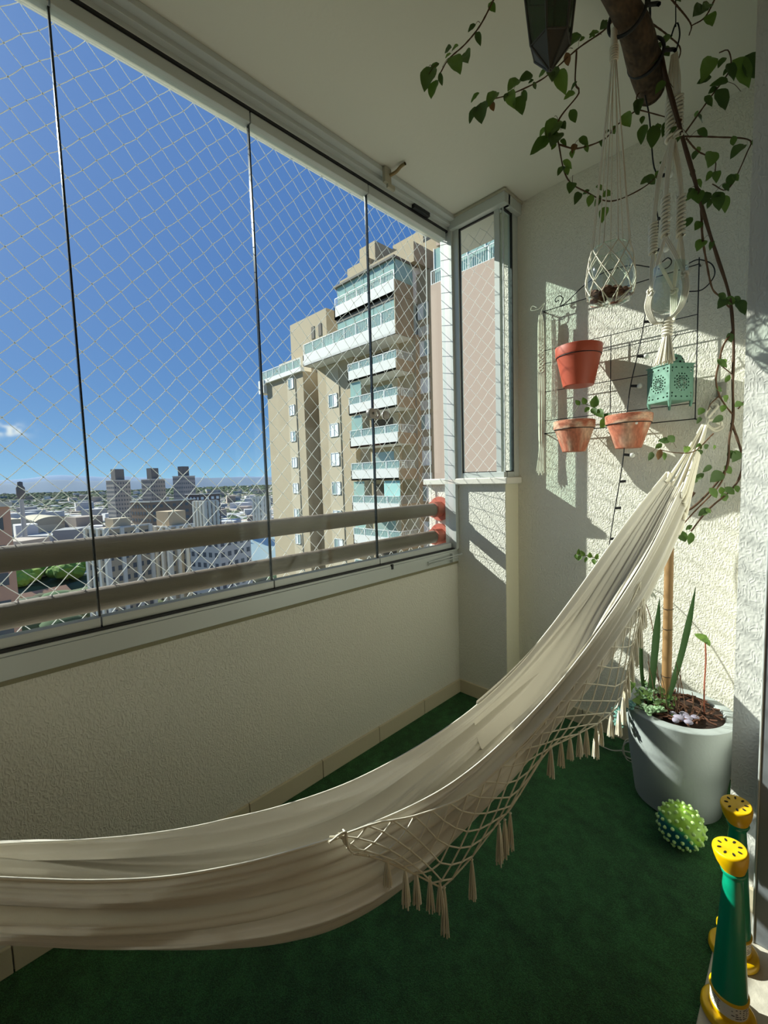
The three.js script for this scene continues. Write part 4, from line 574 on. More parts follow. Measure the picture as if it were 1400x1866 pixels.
{ // dark faceted lantern near the ceiling
  const L = base('glass_lantern', 'dark metal and green glass faceted lantern with pointed base near the ceiling', 'lantern', [-0.474, 2.183, -1.054]);
  const n = 6, lv = [[0, 0.004], [0.052, 0.045], [0.19, 0.062], [0.36, 0.05], [0.40, 0.012]];
  const P = (i, k) => V(lv[i][1] * Math.cos((k + 0.25) * Math.PI / 3), lv[i][0], lv[i][1] * Math.sin((k + 0.25) * Math.PI / 3));
  const bars = [];
  for (let k = 0; k < n; k++) {
    for (let i = 0; i + 1 < lv.length; i++) {
      const a = P(i, k), b = P(i, k + 1), c = P(i + 1, k + 1), d = P(i + 1, k), g = new THREE.BufferGeometry();
      g.setAttribute('position', new THREE.Float32BufferAttribute([a, c, b, a, d, c].flatMap((q) => [q.x, q.y, q.z]), 3)); g.setAttribute('uv', new THREE.Float32BufferAttribute(new Float32Array(12), 2)); g.computeVertexNormals();
      mesh('glass_facet', g, i === 0 ? M.iron : M.greenGlass, L);
      bars.push(rod(a, d, 0.0028, 0.0028, 6), rod(a, b, 0.0022, 0.0022, 6));
    }
  }
  mesh('metal_edges', bars, M.iron, L);
  mesh('hanging_chain', [rod(V(0, 0.40, 0), V(0, CEIL - 2.183, 0), 0.002, 0.002, 6)], M.iron, L);
}

// ------------------------------------------------------------------ big planter
{
  const c = [-0.345, 0, -1.86], p = base('plant_pot', 'large pale grey round planter standing in the corner by the pillar', 'planter', c);
  const H = 0.36;
  mesh('pot_shell', lathe([[0, 0], [0.128, 0], [0.138, 0.008], [0.158, 0.16], [0.176, H - 0.006], [0.1745, H], [0.142, H + 0.0], [0.138, H - 0.006], [0.136, H - 0.04], [0, H - 0.04]], 72), M.planter, p);
  const soil = new THREE.CircleGeometry(0.137, 48, 0, Math.PI * 2).rotateX(-Math.PI / 2), g2 = new THREE.RingGeometry(0.001, 0.137, 48, 14).rotateX(-Math.PI / 2), sp = g2.attributes.position;
  for (let i = 0; i < sp.count; i++) sp.setY(i, H - 0.016 + 0.016 * noise(sp.getX(i) * 40 + 9, sp.getZ(i) * 40 + 9, 64) + 0.01 * Math.cos(Math.hypot(sp.getX(i), sp.getZ(i)) * 11));
  g2.computeVertexNormals(); mesh('potting_soil', g2, M.soil, p);
  const mulch = []; for (let k = 0; k < 120; k++) { const a = rnd() * 6.283, r = 0.125 * Math.sqrt(rnd()); mulch.push(new THREE.BoxGeometry(0.02 + 0.02 * rnd(), 0.003, 0.005).rotateY(rnd() * 6).rotateZ((rnd() - 0.5) * 0.7).translate(c[0] + r * Math.cos(a), H + 0.004 + 0.006 * rnd(), c[2] + r * Math.sin(a))); }
  stuff(tag(mesh('bark_mulch', mulch, M.chip), 'brown bark mulch strewn over the soil of the large planter', 'mulch'));
  const stones = [[0.02, 0.10, 0.019], [0.045, 0.085, 0.017], [0.03, 0.065, 0.018], [0.06, 0.06, 0.015], [0.0, 0.085, 0.015], [0.05, 0.108, 0.014], [0.015, 0.122, 0.014]];
  const st = mesh('pale_stone', new THREE.DodecahedronGeometry(0.017, 1).scale(1, 0.6, 0.8), M.pebble); scene.remove(st); names.set('pale_stone', 0);
  stones.forEach(([x, z, r], i) => { const q = st.clone(); q.name = numbered('pale_stone'); q.scale.setScalar(r / 0.017); q.rotation.y = i * 1.3; q.position.set(c[0] + x, H + 0.008, c[2] + z); scene.add(q); tag(q, 'pale lilac pebble in the patch on the planter soil', 'pebble', 'pale pebbles on the planter soil'); });
  const k = base('bamboo_stake', 'brown bamboo stake standing upright in the large planter', 'stake', [c[0] - 0.055, H - 0.03, c[2] - 0.07]);
  mesh('cane', lathe([[0, 0], [0.0165, 0], [0.0165, 0.2], [0.0178, 0.206], [0.0165, 0.212], [0.0155, 0.42], [0.0168, 0.426], [0.0155, 0.432], [0.015, 0.62], [0, 0.622]], 18), M.bamboo, k);
  mesh('tie_wire', [0.11, 0.3, 0.38].map((y) => new THREE.TorusGeometry(0.0185, 0.001, 5, 20).rotateX(Math.PI / 2).translate(0, y, 0)), M.wire, k);
  const blade = (a, b, w, bend) => {                                   // one stiff sword-shaped leaf
    const n = 12, pp = [], ix = [], side = V(0.72, 0, -0.69);
    for (let i = 0; i <= n; i++) { const t = i / n, q = a.clone().lerp(b, t); q.x += bend * Math.sin(Math.PI * t); const hw = w * (t < 0.65 ? 0.75 + 0.25 * t / 0.65 : Math.max(0.02, 1 - Math.pow((t - 0.65) / 0.35, 1.6))); for (const s of [-1, 0, 1]) pp.push(q.x + side.x * hw * s, q.y, q.z + side.z * hw * s + (s ? 0.004 : 0)); if (i < n) for (const s of [0, 1]) { const u = i * 3 + s; ix.push(u, u + 1, u + 3, u + 1, u + 4, u + 3); } }
    const g = new THREE.BufferGeometry(); g.setAttribute('position', new THREE.Float32BufferAttribute(pp, 3)); g.setAttribute('uv', new THREE.Float32BufferAttribute(new Float32Array(pp.length / 3 * 2), 2)); g.setIndex(ix); g.computeVertexNormals(); return g;
  };
  const s = base('snake_plant', 'two stiff dark green sword leaves beside the bamboo stake', 'plant', [0, 0, 0]);
  mesh('sword_leaf', blade(V(-0.425, H - 0.03, -1.80), V(-0.409, 0.772, -1.845), 0.0145, 0.0), M.snake, s);
  mesh('sword_leaf', blade(V(-0.385, H - 0.03, -1.80), V(-0.322, 0.80, -1.985), 0.0135, 0.01), M.snake, s);
  mesh('sword_leaf', blade(V(-0.44, H - 0.03, -1.83), V(-0.47, 0.62, -1.86), 0.008, -0.01), M.snake, s);
  const r = base('seedling', 'single red stemmed sprout with one round leaf at the planter edge', 'plant', [0, 0, 0]);
  mesh('stem', tube([V(-0.268, H - 0.02, -1.87), V(-0.272, 0.45, -1.88), V(-0.274, 0.54, -1.91), V(-0.28, 0.62, -1.925)], 0.0026, 20, 6), M.redStem, r);
  leafOn(r, V(-0.268, 0.612, -1.915), V(-0.312, 0.635, -1.915), M.leaf[2], V(0.3, 0.8, 0.5), 2); leafOn(r, V(-0.285, 0.622, -1.92), V(-0.262, 0.605, -1.9), M.leaf[1], V(0.3, 0.8, 0.5), 2);
  const succ = (name, label, spots, mat, R, trail) => {
    const o = base(name, label, 'succulent');
    spots.forEach(([x, y, z]) => {
      const ro = mesh('rosette', (() => { const l = []; for (let q = 0; q < 9; q++) { const a = q * 2.4, t = 0.25 + 0.75 * q / 9, e = 1.25 - t * 1.0; l.push(new THREE.SphereGeometry(R * 0.42, 8, 6).scale(0.75, 0.32, 1.15).translate(0, 0, R * 0.5 * t).rotateX(-e).rotateY(a).translate(0, R * 0.25 * (1 - t), 0)); } return l; })(), mat, o);
      ro.position.set(x, y, z); ro.rotation.set(hash(Math.round(x * 900), 1) * 0.9 - 0.2, x * 40, hash(Math.round(z * 900), 2) * 0.8 - 0.4);
    });
    mesh('stem', trail.map((t) => tube(t.map(toV), 0.0022, 14, 5)), M.twig, o);
  };
  succ('succulent', 'rounded olive green succulents clustered on the left of the planter soil', [[-0.43, 0.37, -1.74], [-0.41, 0.375, -1.72], [-0.395, 0.372, -1.745], [-0.44, 0.385, -1.78], [-0.405, 0.39, -1.785], [-0.455, 0.37, -1.80], [-0.465, 0.38, -1.84], [-0.38, 0.372, -1.76], [-0.42, 0.41, -1.80], [-0.46, 0.40, -1.87]], M.succulent, 0.026, [[[-0.43, 0.34, -1.76], [-0.435, 0.38, -1.77], [-0.44, 0.4, -1.78]], [[-0.40, 0.34, -1.76], [-0.405, 0.38, -1.78], [-0.40, 0.42, -1.79]]]);
  succ('succulent', 'blue green trailing succulent spilling over the left rim of the planter', [[-0.475, 0.365, -1.745], [-0.495, 0.345, -1.735], [-0.505, 0.315, -1.725], [-0.51, 0.29, -1.72], [-0.485, 0.355, -1.72], [-0.465, 0.37, -1.72], [-0.50, 0.30, -1.71], [-0.52, 0.325, -1.745]], M.blueSucculent, 0.026, [[[-0.45, 0.36, -1.75], [-0.49, 0.355, -1.735], [-0.508, 0.3, -1.722]]]);
  const w = base('weedy_plant', 'small weedy green leaves and dry stalks behind the planter rim', 'plant');
  for (let q = 0; q < 58; q++) { const a = V(-0.475 + 0.13 * rnd(), 0.36 + 0.07 * rnd(), -1.88 + 0.15 * rnd()); leafOn(w, a, a.clone().add(V((rnd() - 0.6) * 0.05, (rnd() - 0.2) * 0.04, (rnd() - 0.4) * 0.04)), M.leaf[q % 4], V(0.3, 0.7, 0.6), q % 3); }
  const stalks = []; for (let q = 0; q < 16; q++) { const a = V(-0.45 + 0.16 * rnd(), 0.35, -1.86 + 0.1 * rnd()), d = V((rnd() - 0.6) * 0.08, 0.08 + 0.12 * rnd(), (rnd() - 0.5) * 0.08); stalks.push(tube([a, a.clone().addScaledVector(d, 0.6).add(V(0.006, 0, 0)), a.clone().add(d)], 0.0012, 8, 5)); }
  for (const q of stalks) mesh('stalk', q, M.twig, w);
  const sp2 = base('leafy_sprig', 'light green sprig of leaves peeping out left of the hammock cords', 'plant');
  const A = V(-0.80, 0.865, -2.05), dir = V(0.10, -0.02, -0.01);
  mesh('stem', tube([A, A.clone().addScaledVector(dir, 0.6).add(V(0, 0.006, 0)), A.clone().add(V(0.16, -0.04, -0.01)), A.clone().add(V(0.30, -0.2, 0.0)), A.clone().add(V(0.36, -0.5, 0.05))], 0.0018, 30, 5), M.twig, sp2);
  for (let q = 0; q < 9; q++) { const a = A.clone().addScaledVector(dir, q / 8); leafOn(sp2, a, a.clone().add(V((rnd() - 0.5) * 0.03, (q % 2 ? 0.028 : -0.024), 0.012)), M.leaf[1 + q % 2], V(0.3, 0.3, 1), q % 3); }
}
{ // loops of white cable on the floor behind the planter
  const l = [V(-0.70, 0.006, -2.0), V(-0.62, 0.008, -1.985), V(-0.565, 0.03, -1.98)];
  for (let i = 0; i < 26; i++) { const a = i * 0.62; l.push(V(-0.535 + 0.03 * Math.cos(a), 0.045 + 0.042 * Math.sin(a) + 0.006 * Math.sin(i), -1.98 + 0.012 * Math.sin(i * 0.4))); }
  tag(mesh('cable', tube(l, 0.0028, 200, 6), M.cable), 'pale looped cable lying on the carpet left of the planter', 'cable');
}
{ // spiky ball
  const R = 0.066, b = base('spiky_ball', 'lime and teal rubber ball with stubby spikes on the green carpet', 'ball', [-0.287, R + 0.004, -1.625]);
  const g = new THREE.SphereGeometry(R, 48, 32), c = new Float32Array(g.attributes.position.count * 3), p = g.attributes.position, axis = V(-0.40, -0.72, 0.56).normalize();
  const lime = new THREE.Color('#8fb93a'), teal = new THREE.Color('#0c5f66'), gr = new THREE.Color('#2f9a5c'), k = new THREE.Color(), q = new THREE.Vector3();
  for (let i = 0; i < p.count; i++) { q.fromBufferAttribute(p, i).normalize(); const t = q.dot(axis) + 0.06 * Math.sin(q.x * 5); if (t < 0.28) k.copy(lime).lerp(gr, smooth(0.12, 0.28, t)); else k.copy(gr).lerp(teal, smooth(0.28, 0.42, t)); k.toArray(c, i * 3); }
  g.setAttribute('color', new THREE.BufferAttribute(c, 3));
  mesh('ball_body', g, phys('#ffffff', 0.45, { vertexColors: true }), b);
  const N = 110, spike = lathe([[0.0062, -0.002], [0.005, 0.0035], [0.0032, 0.0062], [0, 0.007]], 8), sm = std('#b9d98a', 0.5), spikes = [];
  for (let i = 0; i < N; i++) { const y = 1 - 2 * (i + 0.5) / N, a = i * 2.39996, r = Math.sqrt(1 - y * y), d = V(r * Math.cos(a), y, r * Math.sin(a)); const m = mesh('spike', spike, sm, b); m.position.copy(d).multiplyScalar(R); m.quaternion.setFromUnitVectors(V(0, 1, 0), d); }
}
// ------------------------------------------------------------------ two toy watering cans on the threshold
{
  const c = document.createElement('canvas'); c.width = 256; c.height = 96; const x = c.getContext('2d');
  x.fillStyle = '#f1eee2'; x.fillRect(0, 0, 256, 96); x.fillStyle = '#3a3a3a';
  for (let r = 0; r < 5; r++) for (let k = 0; k < 26; k++) if (hash(r, k) > 0.25) x.fillRect(10 + k * 9, 16 + r * 14, 6 * hash(k, r + 5) + 2, 6);
  const tx = new THREE.CanvasTexture(c); tx.colorSpace = THREE.SRGBColorSpace;
  const printed = std('#ffffff', 0.55, { map: tx });
  const can = (px, pz, label, turn) => {
    const o = base('sprinkler_wand', label, 'sprinkler wand', [px, 0.006, pz], undefined); o.rotation.y = turn;
    mesh('foot', lathe([[0, 0], [0.05, 0], [0.052, 0.004], [0.051, 0.016], [0.047, 0.02], [0.036, 0.022], [0, 0.022]], 40), M.yellow, o);
    mesh('collar', lathe([[0.034, 0.02], [0.036, 0.022], [0.036, 0.03], [0.034, 0.032]], 36), M.yellow, o);
    mesh('paper_label', new THREE.CylinderGeometry(0.0345, 0.0345, 0.034, 40, 1, true).translate(0, 0.047, 0), printed, o);
    mesh('collar', lathe([[0.033, 0.062], [0.0365, 0.064], [0.0365, 0.068], [0.032, 0.07]], 36), M.yellow, o);
    mesh('spout', lathe([[0.0335, 0.066], [0.0325, 0.09], [0.028, 0.16], [0.0235, 0.24], [0.0195, 0.31], [0.0175, 0.342], [0.0215, 0.35], [0.0235, 0.356], [0.022, 0.362], [0, 0.364]], 40), M.green, o);
    const rose = mesh('rose_head', lathe([[0, 0], [0.021, 0], [0.0225, 0.004], [0.0255, 0.012], [0.026, 0.014], [0.0285, 0.02], [0.0315, 0.034], [0.0325, 0.046], [0.0315, 0.05], [0.029, 0.0515], [0, 0.0525]], 44), M.yellow, o);
    rose.position.y = 0.358; rose.rotation.set(0.10, 0, 0.14);
    const holes = []; for (let k = 0; k < 8; k++) { const a = k * Math.PI / 4 + 0.3; holes.push(new THREE.CylinderGeometry(0.0022, 0.0022, 0.001, 8).scale(1.9, 1, 1).rotateY(-a).translate(0.0195 * Math.cos(a), 0.0524, 0.0195 * Math.sin(a))); }
    mesh('spray_hole', holes, M.dark, rose);
    return o;
  };
  can(-0.106, -1.155, 'front green sprinkler wand with yellow rose head, nearest to the camera', 0);
  can(-0.116, -1.325, 'rear green sprinkler wand with yellow rose head, nearer to the pillar', 0.5);
}
// ------------------------------------------------------------------ the tower across the gap
{
  const C = {
    tan: std('#b6a587', 0.85), pale: std('#c6b79b', 0.85), white: std('#e6e4dd', 0.75), shadeTan: std('#ac9b7e', 0.85), wing: std('#c3a995', 0.85), frame: std('#e9ebe8', 0.5), roofLine: std('#6b655c', 0.8),  // shadeTan: the same tan, darkened in colour for the shaded sides
    pane: phys('#9fb4b2', 0.12, { metalness: 0.1 }), blind: std('#eef0ee', 0.6), balconyGlass: phys('#c9e6dd', 0.12, { transmission: 0.45, thickness: 0 }), dark: std('#5a5147', 0.8), unit: std('#d8d8d4', 0.7), mint: std('#a9d8d0', 0.6),
  };
  const T = base('apartment_tower', 'tall tan apartment tower with white balcony bands seen through the net', 'building');
  const part = (n, g, m, p = T) => mesh(n, g, m, p);
  const B = (x0, x1, y0, y1, z0, z1) => box(x0, x1, y0, y1, z0, z1);
  part('wall', [B(-43, -36.1, -40, 12.0, -40, -25), B(-36.2, -33.6, -40, 12, -40, -28)], C.tan);
  part('wall', B(-33.7, -21.9, -40, 12, -40, -25.5), C.tan); part('wall', B(-33.7, -28.6, -40, 11.7, -26, -25), C.tan);
  part('wall_strip', [B(-38.9, -37.45, -40, 11.9, -25.01, -24.94), B(-32.35, -30.55, -40, 11.6, -25.01, -24.94)], C.pale);
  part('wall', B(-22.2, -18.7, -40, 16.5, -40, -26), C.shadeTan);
  const win = (x0, x1, y0, y1, z) => {
    const f = part('window', [B(x0, x1, y0, y0 + 0.07, z, z + 0.05), B(x0, x1, y1 - 0.07, y1, z, z + 0.05), B(x0, x0 + 0.06, y0, y1, z, z + 0.05), B(x1 - 0.06, x1, y0, y1, z, z + 0.05), B((x0 + x1) / 2 - 0.03, (x0 + x1) / 2 + 0.03, y0, y1, z, z + 0.05)], C.frame);
    const h = hash(Math.round(x0 * 10), Math.round(y0 * 10));
    mesh('pane', B(x0, (x0 + x1) / 2, y0, y1, z - 0.02, z + 0.02), h > 0.35 ? C.blind : C.pane, f); mesh('pane', B((x0 + x1) / 2, x1, y0, y1, z - 0.02, z + 0.02), h > 0.75 ? C.pane : C.blind, f);
  };
  for (let k = 0; k < 8; k++) { win(-38.62, -37.68, 10.55 - k * 2.65, 11.6 - k * 2.65, -24.93); if (k) win(-32.05, -30.8, 10.45 - k * 2.65, 11.65 - k * 2.65, -24.93); }
  for (let k = 0; k < 9; k++) {
    const y = 13.1 - k * 2.75; win(-22.0, -20.95, y, y + 1.15, -25.98);
    part('laundry_rail', Array.from({ length: 7 }, (_, i) => B(-21.95 + i * 0.16, -21.89 + i * 0.16, y - 1.25, y - 0.55, -25.98, -25.9)), C.frame);
    if (k > 1) { part('condenser_unit', B(-35.6, -34.8, y - 2.2, y - 1.6, -28, -27.6), C.unit); part('condenser_unit', B(-35.3, -34.5, y - 1.3, y - 0.7, -28, -27.6), C.unit); }
  }
  // balcony bands
  const railing = (x0, x1, y, h, z, side) => {
    const g = [B(x0, x1, y + h - 0.05, y + h, z - 0.05, z), B(x0, x1, y + 0.02, y + 0.05, z - 0.04, z - 0.01)];
    for (let x = x0; x <= x1; x += (x1 - x0) / Math.max(1, Math.round((x1 - x0) / 1.4))) g.push(B(x - 0.03, x + 0.03, y, y + h, z - 0.05, z));
    for (let x = x0; x < x1; x += 0.16) g.push(B(x, x + 0.02, y, y + h, z - 0.035, z - 0.015));
    if (side) { g.push(B(x1 - 0.05, x1, y + h - 0.05, y + h, z - side, z)); for (let q = 0.16; q < side; q += 0.16) g.push(B(x1 - 0.035, x1 - 0.015, y, y + h, z - q - 0.02, z - q)); }
    return g;
  };
  for (let k = 0; k < 9; k++) {
    const y = 9.15 - k * 2.68, b = part('balcony', [B(-27.6, -22.1, y, y + 0.82, -23.6, -23.5), B(-27.6, -22.1, y, y + 0.14, -25.5, -23.5), B(-27.6, -27.5, y, y + 0.82, -25.5, -23.5)], C.white);
    mesh('balcony_side', B(-22.14, -22.06, y, y + 0.82, -25.5, -23.5), C.tan, b);
    mesh('balcony_railing', railing(-27.55, -22.1, y + 0.82, 0.62, -23.52, 1.9), C.frame, b);
    mesh('balcony_glass', B(-27.5, -22.15, y + 0.84, y + 1.38, -23.58, -23.56), C.balconyGlass, b);
    if (k % 3 !== 0) mesh('glazing_panel', B(-27.5, -26.2, y + 0.84, y + 2.6, -23.7, -23.66), C.balconyGlass, b);
    if (k === 4) mesh('glazing_panel', B(-23.9, -22.2, y + 0.84, y + 2.6, -23.7, -23.66), C.mint, b);
    mesh('balcony_door', B(-27, -24.2, y + 0.14, y + 2.3, -25.5, -25.42), k % 2 ? C.pane : C.dark, b);
    mesh('balcony_pier', B(-24.2, -23.6, y + 0.14, y + 2.6, -25.5, -25.2), C.pale, b);
  }
  const top1 = part('penthouse_balcony', [B(-33.8, -22.08, 11.7, 12.65, -23.62, -23.5), B(-33.8, -22.08, 11.7, 11.9, -26, -23.5), B(-33.8, -33.68, 11.7, 12.65, -26, -23.5)], C.white);
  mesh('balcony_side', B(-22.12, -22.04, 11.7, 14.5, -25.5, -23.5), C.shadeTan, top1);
  mesh('balcony_railing', railing(-33.7, -22.1, 12.65, 0.95, -23.52, 0), C.frame, top1);
  mesh('glazing_panel', B(-33.6, -22.15, 12.65, 13.55, -23.6, -23.57), C.balconyGlass, top1);
  for (let i = 0; i < 6; i++) mesh('glazing_panel', B(-28.8 + i * 1.1, -27.76 + i * 1.1, 12.65, 14.2, -23.68, -23.64), C.balconyGlass, top1);
  mesh('glazing_beam', [B(-28.9, -22.08, 14.2, 14.5, -23.8, -23.6), B(-28.3, -27.8, 11.9, 14.5, -25.5, -25)], C.roofLine, top1);
  part('wall', [B(-33.6, -22.1, 11.9, 14.4, -30, -26), B(-28.6, -22.1, 14.4, 17.1, -30, -25.6)], C.blind);
  const top2 = part('penthouse_balcony', [B(-29.0, -22.05, 14.5, 15.5, -23.62, -23.5), B(-29.0, -22.05, 14.5, 14.7, -26, -23.5), B(-29.0, -28.88, 14.5, 15.5, -26, -23.5)], C.white);
  mesh('balcony_side', B(-22.09, -22.01, 14.5, 15.5, -25.5, -23.5), C.shadeTan, top2);
  mesh('balcony_railing', railing(-28.9, -22.1, 15.5, 0.7, -23.52, 0), C.frame, top2);
  for (let i = 0; i < 6; i++) mesh('glazing_panel', B(-28.7 + i * 1.1, -27.66 + i * 1.1, 15.5, 17.0, -23.68, -23.64), C.balconyGlass, top2);
  mesh('side_glazing', B(-22.12, -22.08, 15.5, 17.0, -25.5, -23.7), C.balconyGlass, top2);
  mesh('roof_edge', B(-29.0, -22.0, 17.0, 17.16, -26, -23.45), C.roofLine, top2);
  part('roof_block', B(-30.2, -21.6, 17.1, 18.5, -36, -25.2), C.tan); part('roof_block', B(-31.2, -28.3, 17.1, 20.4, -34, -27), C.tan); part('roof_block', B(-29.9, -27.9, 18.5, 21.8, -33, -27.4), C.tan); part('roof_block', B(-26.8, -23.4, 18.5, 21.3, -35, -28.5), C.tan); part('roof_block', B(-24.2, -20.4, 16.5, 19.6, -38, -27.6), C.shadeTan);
  const rb = part('roof_block', B(-41, -34.6, 12, 18.0, -34, -27), C.tan);
  mesh('roof_opening', B(-37.1, -36.6, 15.6, 16.8, -27.02, -26.95), C.dark, rb); mesh('roof_opening', B(-35.9, -35.4, 15.6, 16.8, -27.02, -26.95), C.dark, rb);
  const terrace = part('terrace_parapet', [B(-44.0, -36.0, 11.9, 12.3, -25.1, -24.7), B(-44.1, -43.0, 10.9, 12.3, -25.6, -24.6), B(-44.0, -43.8, 11.9, 12.3, -40, -24.7)], C.white);
  mesh('terrace_railing', railing(-43.9, -36.1, 12.3, 0.9, -24.75, 0), C.frame, terrace); mesh('terrace_glass', B(-43.8, -36.2, 12.32, 13.1, -24.83, -24.8), C.balconyGlass, terrace);
  part('terrace_wall', B(-42.6, -36.6, 12.0, 14.1, -30, -26.4), C.pale);

  const Wn = base('building_wing', 'blank tan building wing, pink of reflected light put into its colour, railed top balcony beside the tower', 'building');
  mesh('wall', B(-18.75, -4, -40, 13.95, -40, -23.5), C.wing, Wn); mesh('wall', B(-18.0, -4, 13.9, 18.5, -40, -25.6), C.dark, Wn);  // tan wall; the pink of reflected light is mixed into its colour
  mesh('roof_beam', B(-18.2, -4, 16.25, 18.6, -26, -23.5), C.wing, Wn);
  mesh('balcony_railing', railing(-18.7, -4.1, 13.95, 0.9, -23.52, 0), C.frame, Wn);
  for (let i = 0; i < 11; i++) mesh('glazing_panel', B(-18.5 + i * 1.3, -17.24 + i * 1.3, 14.0, 16.2, -23.7, -23.66), C.balconyGlass, Wn);
  mesh('glazing_post', Array.from({ length: 12 }, (_, i) => B(-18.55 + i * 1.3, -18.49 + i * 1.3, 14.85, 16.25, -23.72, -23.62)), C.frame, Wn);
}
// ------------------------------------------------------------------ the city far below
{
  const GY = -38, wall = (c) => std(c, 0.9);
  const ground = mesh('ground', new THREE.PlaneGeometry(24000, 24000, 1, 1).rotateX(-Math.PI / 2).translate(-6000, GY, 0), std('#ffffff', 1, { map: rep(cityColour, 40) })); struct(ground);
  const winMat = std('#5f6468', 0.5), winWhite = std('#dfe2e2', 0.5);
  // apartment block: body, roof house and rows of windows on the two sides that face the balcony
  const block = (label, cx, cz, w, d, y1, colour, o = {}) => {
    const g = base('apartment_block', label, 'building', [cx, GY, cz]), H = y1 - GY; if (o.turn) g.rotation.y = o.turn;
    mesh('wall', box(-w / 2, w / 2, 0, H, -d / 2, d / 2), wall(colour), g);
    if (o.roof) mesh('roof_house', box(-w * o.roof / 2, w * o.roof / 2, H, H + o.roofH, -d * o.roof / 2, d * o.roof / 2), wall(o.roofColour ?? colour), g);
    mesh('roof_parapet', [box(-w / 2 - 0.2, w / 2 + 0.2, H, H + 0.5, d / 2 - 0.2, d / 2 + 0.2), box(w / 2 - 0.2, w / 2 + 0.2, H, H + 0.5, -d / 2 - 0.2, d / 2 + 0.2)], wall('#d6d0c4'), g);
    const fl = Math.floor((H - 2) / 2.9), l = [], cols = o.cols ?? 5, wz = [];
    for (let f = 0; f < fl && f < (o.floors ?? 14); f++) { const y = H - 2.4 - f * 2.9; for (let k = 0; k < cols; k++) { const t = (k + 0.5) / cols - 0.5; l.push(box(w / 2 - 0.03, w / 2 + 0.05, y, y + 1.3, t * d - 0.26 * d / cols, t * d + 0.26 * d / cols)); wz.push(box(t * w - 0.26 * w / cols, t * w + 0.26 * w / cols, y, y + 1.3, d / 2 - 0.03, d / 2 + 0.05)); } }
    stuff(mesh('windows', l.concat(wz), o.white ? winWhite : winMat, g));
    if (o.bay) { const q = []; for (const t of [-0.5, -0.17, 0.17, 0.5]) q.push(box(w / 2, w / 2 + 0.6, 0, H + 0.3, t * d - 0.5, t * d + 0.5), box(t * w - 0.5, t * w + 0.5, 0, H + 0.3, d / 2, d / 2 + 0.6)); mesh('facade_pier', q, wall('#e3ddce'), g); }
    return g;
  };
  block('leftmost of three grey towers with roof houses on the horizon', -343, -80, 10, 11, 5, '#a39c93', { roof: 0.55, roofH: 8, roofColour: '#7d7872', cols: 6, turn: 0.25 });
  block('middle of three grey towers with roof houses on the horizon', -328, -98, 10, 11, 5, '#9b958d', { roof: 0.5, roofH: 8, roofColour: '#77736e', cols: 6, turn: 0.3 });
  block('rightmost of three grey towers with roof houses on the horizon', -312, -113, 10, 10, 6.5, '#a09a94', { roof: 0.5, roofH: 7, roofColour: '#6f6c6a', cols: 6, turn: 0.35 });
  block('brown flat roofed block below the grey towers', -208, -66, 14, 22, -6, '#8d7766', { cols: 7, turn: 0.3 });
  block('dark brown slab block right of the brown flat roofed one', -214, -86, 10, 12, -4, '#6d5f58', { cols: 4, turn: 0.3, white: true });
  block('slim white and brown striped block above the guard rail', -150, -61, 5, 5, -5, '#c9b8ac', { cols: 3, turn: 0.3, bay: true });
  block('cream block with pale facade piers low behind the rail', -136, -31, 9, 12, -10, '#c3b296', { cols: 6, bay: true, roof: 0.4, roofH: 2.5, turn: 0.3 });
  block('beige block with square roof house low behind the rail', -135, -44.5, 8, 8, -11, '#bfae92', { cols: 4, roof: 0.7, roofH: 4.5, roofColour: '#cdb491', bay: true, turn: 0.3 });
  block('broad off white block with grey windows low behind the rail', -120, -52.5, 11, 12, -13.5, '#d8d2c6', { cols: 5, turn: 0.35 });
  block('narrow salmon coloured block at the edge of the glass', -62, -1.2, 5, 5.2, -0.5, '#d2a48c', { cols: 2 });
  block('small white tower beside the tan apartment tower', -215, -118, 6, 6, -7, '#dcdad4', { cols: 2, bay: true, turn: 0.4 });
  { // water tower
    const w = base('water_tower', 'slender grey water tower standing before the distant hills', 'water tower', [-298, GY, -24]);
    mesh('shaft', lathe([[1.3, 0], [0.9, 34], [0.9, 36]], 20), wall('#b9b4ac'), w); mesh('tank', lathe([[0.9, 34], [1.9, 36], [1.9, 40], [1.2, 41], [1.2, 43], [0, 43.4]], 24), wall('#6f6a66'), w);
  }
  { // arena roof
    const a = base('arena', 'low sports hall with a pale teal pitched roof near the tower', 'building', [-178, GY, -88]); a.rotation.y = 0.6;
    mesh('wall', box(-22, 22, 0, 7, -26, 26), wall('#d9d9d2'), a);
    const s = new THREE.Shape([new THREE.Vector2(-24, 0), new THREE.Vector2(24, 0), new THREE.Vector2(0, 7)]);
    mesh('roof', metric(new THREE.ExtrudeGeometry(s, { depth: 56, bevelEnabled: false }).translate(0, 7, -28)), std('#b2c4be', 0.6), a);
  }
  const hall = base('warehouse', 'long cream warehouse with vaulted roof behind the trees', 'building', [-430, GY, -24]); hall.rotation.y = 0.15; hall.scale.setScalar(1.7);
  mesh('wall', box(-14, 14, 0, 7, -22, 22), wall('#cfc3a8'), hall);
  mesh('roof', [-14, 0, 14].map((z) => new THREE.CylinderGeometry(8, 8, 28, 20, 1, false, 0, Math.PI).rotateZ(Math.PI / 2).rotateX(Math.PI / 2 * 0).scale(1, 0.45, 1).translate(0, 7, z)), wall('#b7ab92'), hall);
  // houses
  const houseWall = ['#e4ddd0', '#d8cbb4', '#e9e6df', '#cfc0a8'].map(wall), houseRoof = ['#a9603f', '#8f5a44', '#b98a6a', '#9a958e'].map(wall);
